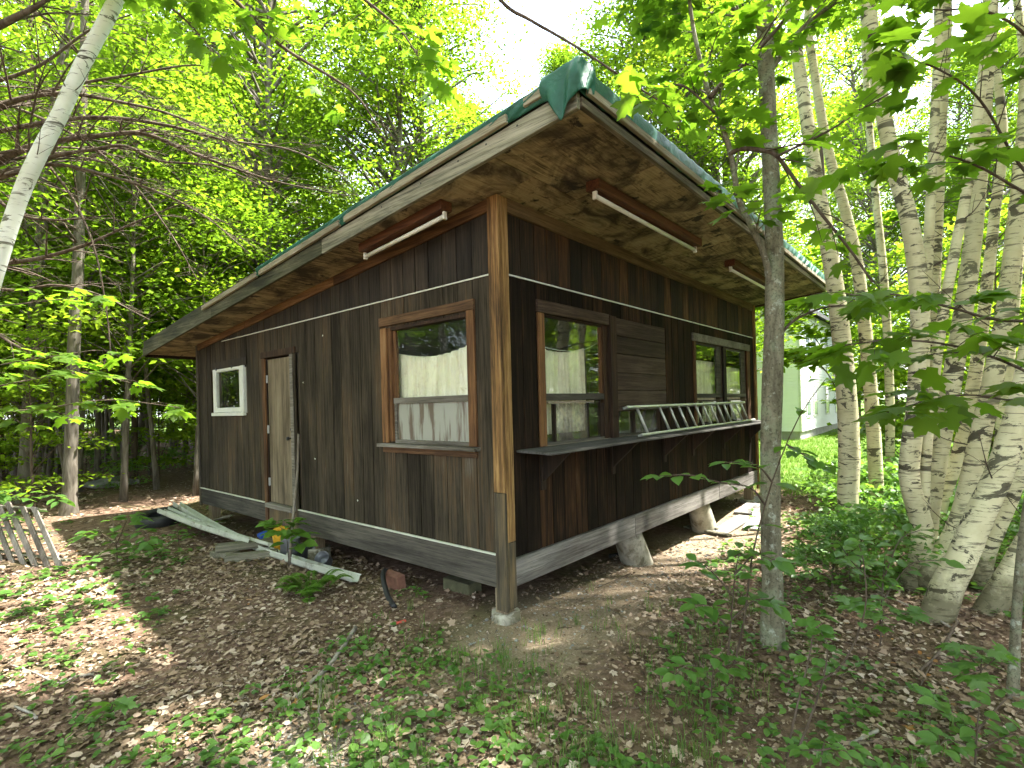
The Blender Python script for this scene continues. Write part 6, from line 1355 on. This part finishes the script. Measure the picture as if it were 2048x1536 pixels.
def twigs():
    rng = np.random.default_rng(31); mb = MB(); x, y = sample_ground(rng, 1500, 1.8, 9); ok = ~(under(x, y) & (np.minimum(x, y) > 1.2)) & (x < 8.3)
    for a, b in zip(x[ok], y[ok]):
        t = rng.random() * 6.283; l = .03 + .16 * rng.random() ** 2; r_ = .0012 + .0028 * rng.random() ** 2; c, s_ = math.cos(t), math.sin(t); k = rng.normal() * .2 * l
        q = [(a - c * l, b - s_ * l), (a - s_ * k, b + c * k), (a + c * l, b + s_ * l)]; z = gz(a, b) + .012 + .02 * rng.random(); mb.tube([(q[0][0], q[0][1], z + rng.normal() * .006), (q[1][0], q[1][1], z + .004), (q[2][0], q[2][1], z + rng.normal() * .008)], [r_, r_, r_ * .6], 4, cap=False)
    o = mb.build('fallen_twigs', M['bark_dead']); tag(o, 'litter of thin fallen twigs among the dead leaves', 'twigs', kind='stuff')
twigs()
def blades(name, label, mat_, x, y, rng, h, w, per=5):
    V, F, vv, n = [], [], [], 0; k = len(x) * per; xx = np.repeat(x, per) + rng.normal(size=k) * .02; yy = np.repeat(y, per) + rng.normal(size=k) * .02; a = rng.random(k) * 6.283; hh = h * (.4 + .9 * rng.random(k)); z = gz(xx, yy); ln = .25 + .6 * rng.random(k)
    dx, dy = np.cos(a), np.sin(a); px_, py_ = -dy * w, dx * w
    b0 = np.stack([xx - px_, yy - py_, z], -1); b1 = np.stack([xx + px_, yy + py_, z], -1); m0 = np.stack([xx + dx * hh * ln * .35 - px_ * .7, yy + dy * hh * ln * .35 - py_ * .7, z + hh * .65], -1); m1 = np.stack([xx + dx * hh * ln * .35 + px_ * .7, yy + dy * hh * ln * .35 + py_ * .7, z + hh * .65], -1); tp = np.stack([xx + dx * hh * ln, yy + dy * hh * ln, z + hh * .9], -1)
    V = np.stack([b0, b1, m0, m1, tp], 1).reshape(-1, 3); i = np.arange(k)[:, None] * 5; F = np.concatenate([i + np.array([0, 1, 3]), i + np.array([0, 3, 2]), i + np.array([2, 3, 4])], 0)
    o = link(name, mesh_np(name, V, F, False, np.repeat(rng.random(k), 5)), M[mat_]); tag(o, label, 'grass', kind='stuff')
rg = np.random.default_rng(12); x, y = sample_ground(rg, 5200, 2.0, 7)
dg = np.exp(-((x + 1.0) ** 2 + (y + .9) ** 2) / 1.4) + .55 * np.exp(-((x - .6) ** 2 + (y + 1.6) ** 2) / 1.0); ok = (rg.random(len(x)) < .55 * dg * (pnoise(x, y, 3, 9) > -.15)) & ~under(x, y)
blades('grass', 'thin tufts of grass in front of the corner pier', 'grass', x[ok], y[ok], rg, .13, .0022, 8)
n = 26000; x = 7.4 + 18 * rg.random(n) ** 1.2; y = -9 + 13 * rg.random(n); ok = (x > 8.0 + .8 * pnoise(x, y, 1.2, 2)) & ~((x > 20.8) & (y > 2)); blades('lawn', 'sunlit mown grass between the cabin and the white house', 'lawn_grass', x[ok], y[ok], rg, .10, .006, 3)
def pebbles():
    rng = np.random.default_rng(14); n = 1500; x = -.5 + 5 * rng.random(n); y = -.75 + 1.0 * rng.random(n); m = rng.random(n) < .45; x[m] = -2.1 + rng.normal(size=m.sum()) * .38; y[m] = -.55 + rng.normal(size=m.sum()) * .38
    bm = bmesh.new(); bmesh.ops.create_icosphere(bm, subdivisions=1, radius=1); T = np.array([v.co[:] for v in bm.verts]); F = np.array([[v.index for v in f.verts] for f in bm.faces]); bm.free()
    s = .004 + .013 * rng.random(n) ** 2.5; S3 = s[:, None] * (.6 + .8 * rng.random((n, 3))) * np.array([1, 1, .6]); V = np.stack([x, y, gz(x, y) + s * .3], -1)[:, None, :] + T[None] * S3[:, None, :]
    FF = (F[None] + (np.arange(n) * len(T))[:, None, None]).reshape(-1, 3); o = link('gravel', mesh_np('gravel', V.reshape(-1, 3), FF, True), M['stone']); tag(o, 'small pebbles on the bare sandy soil', 'gravel', kind='stuff')
pebbles()
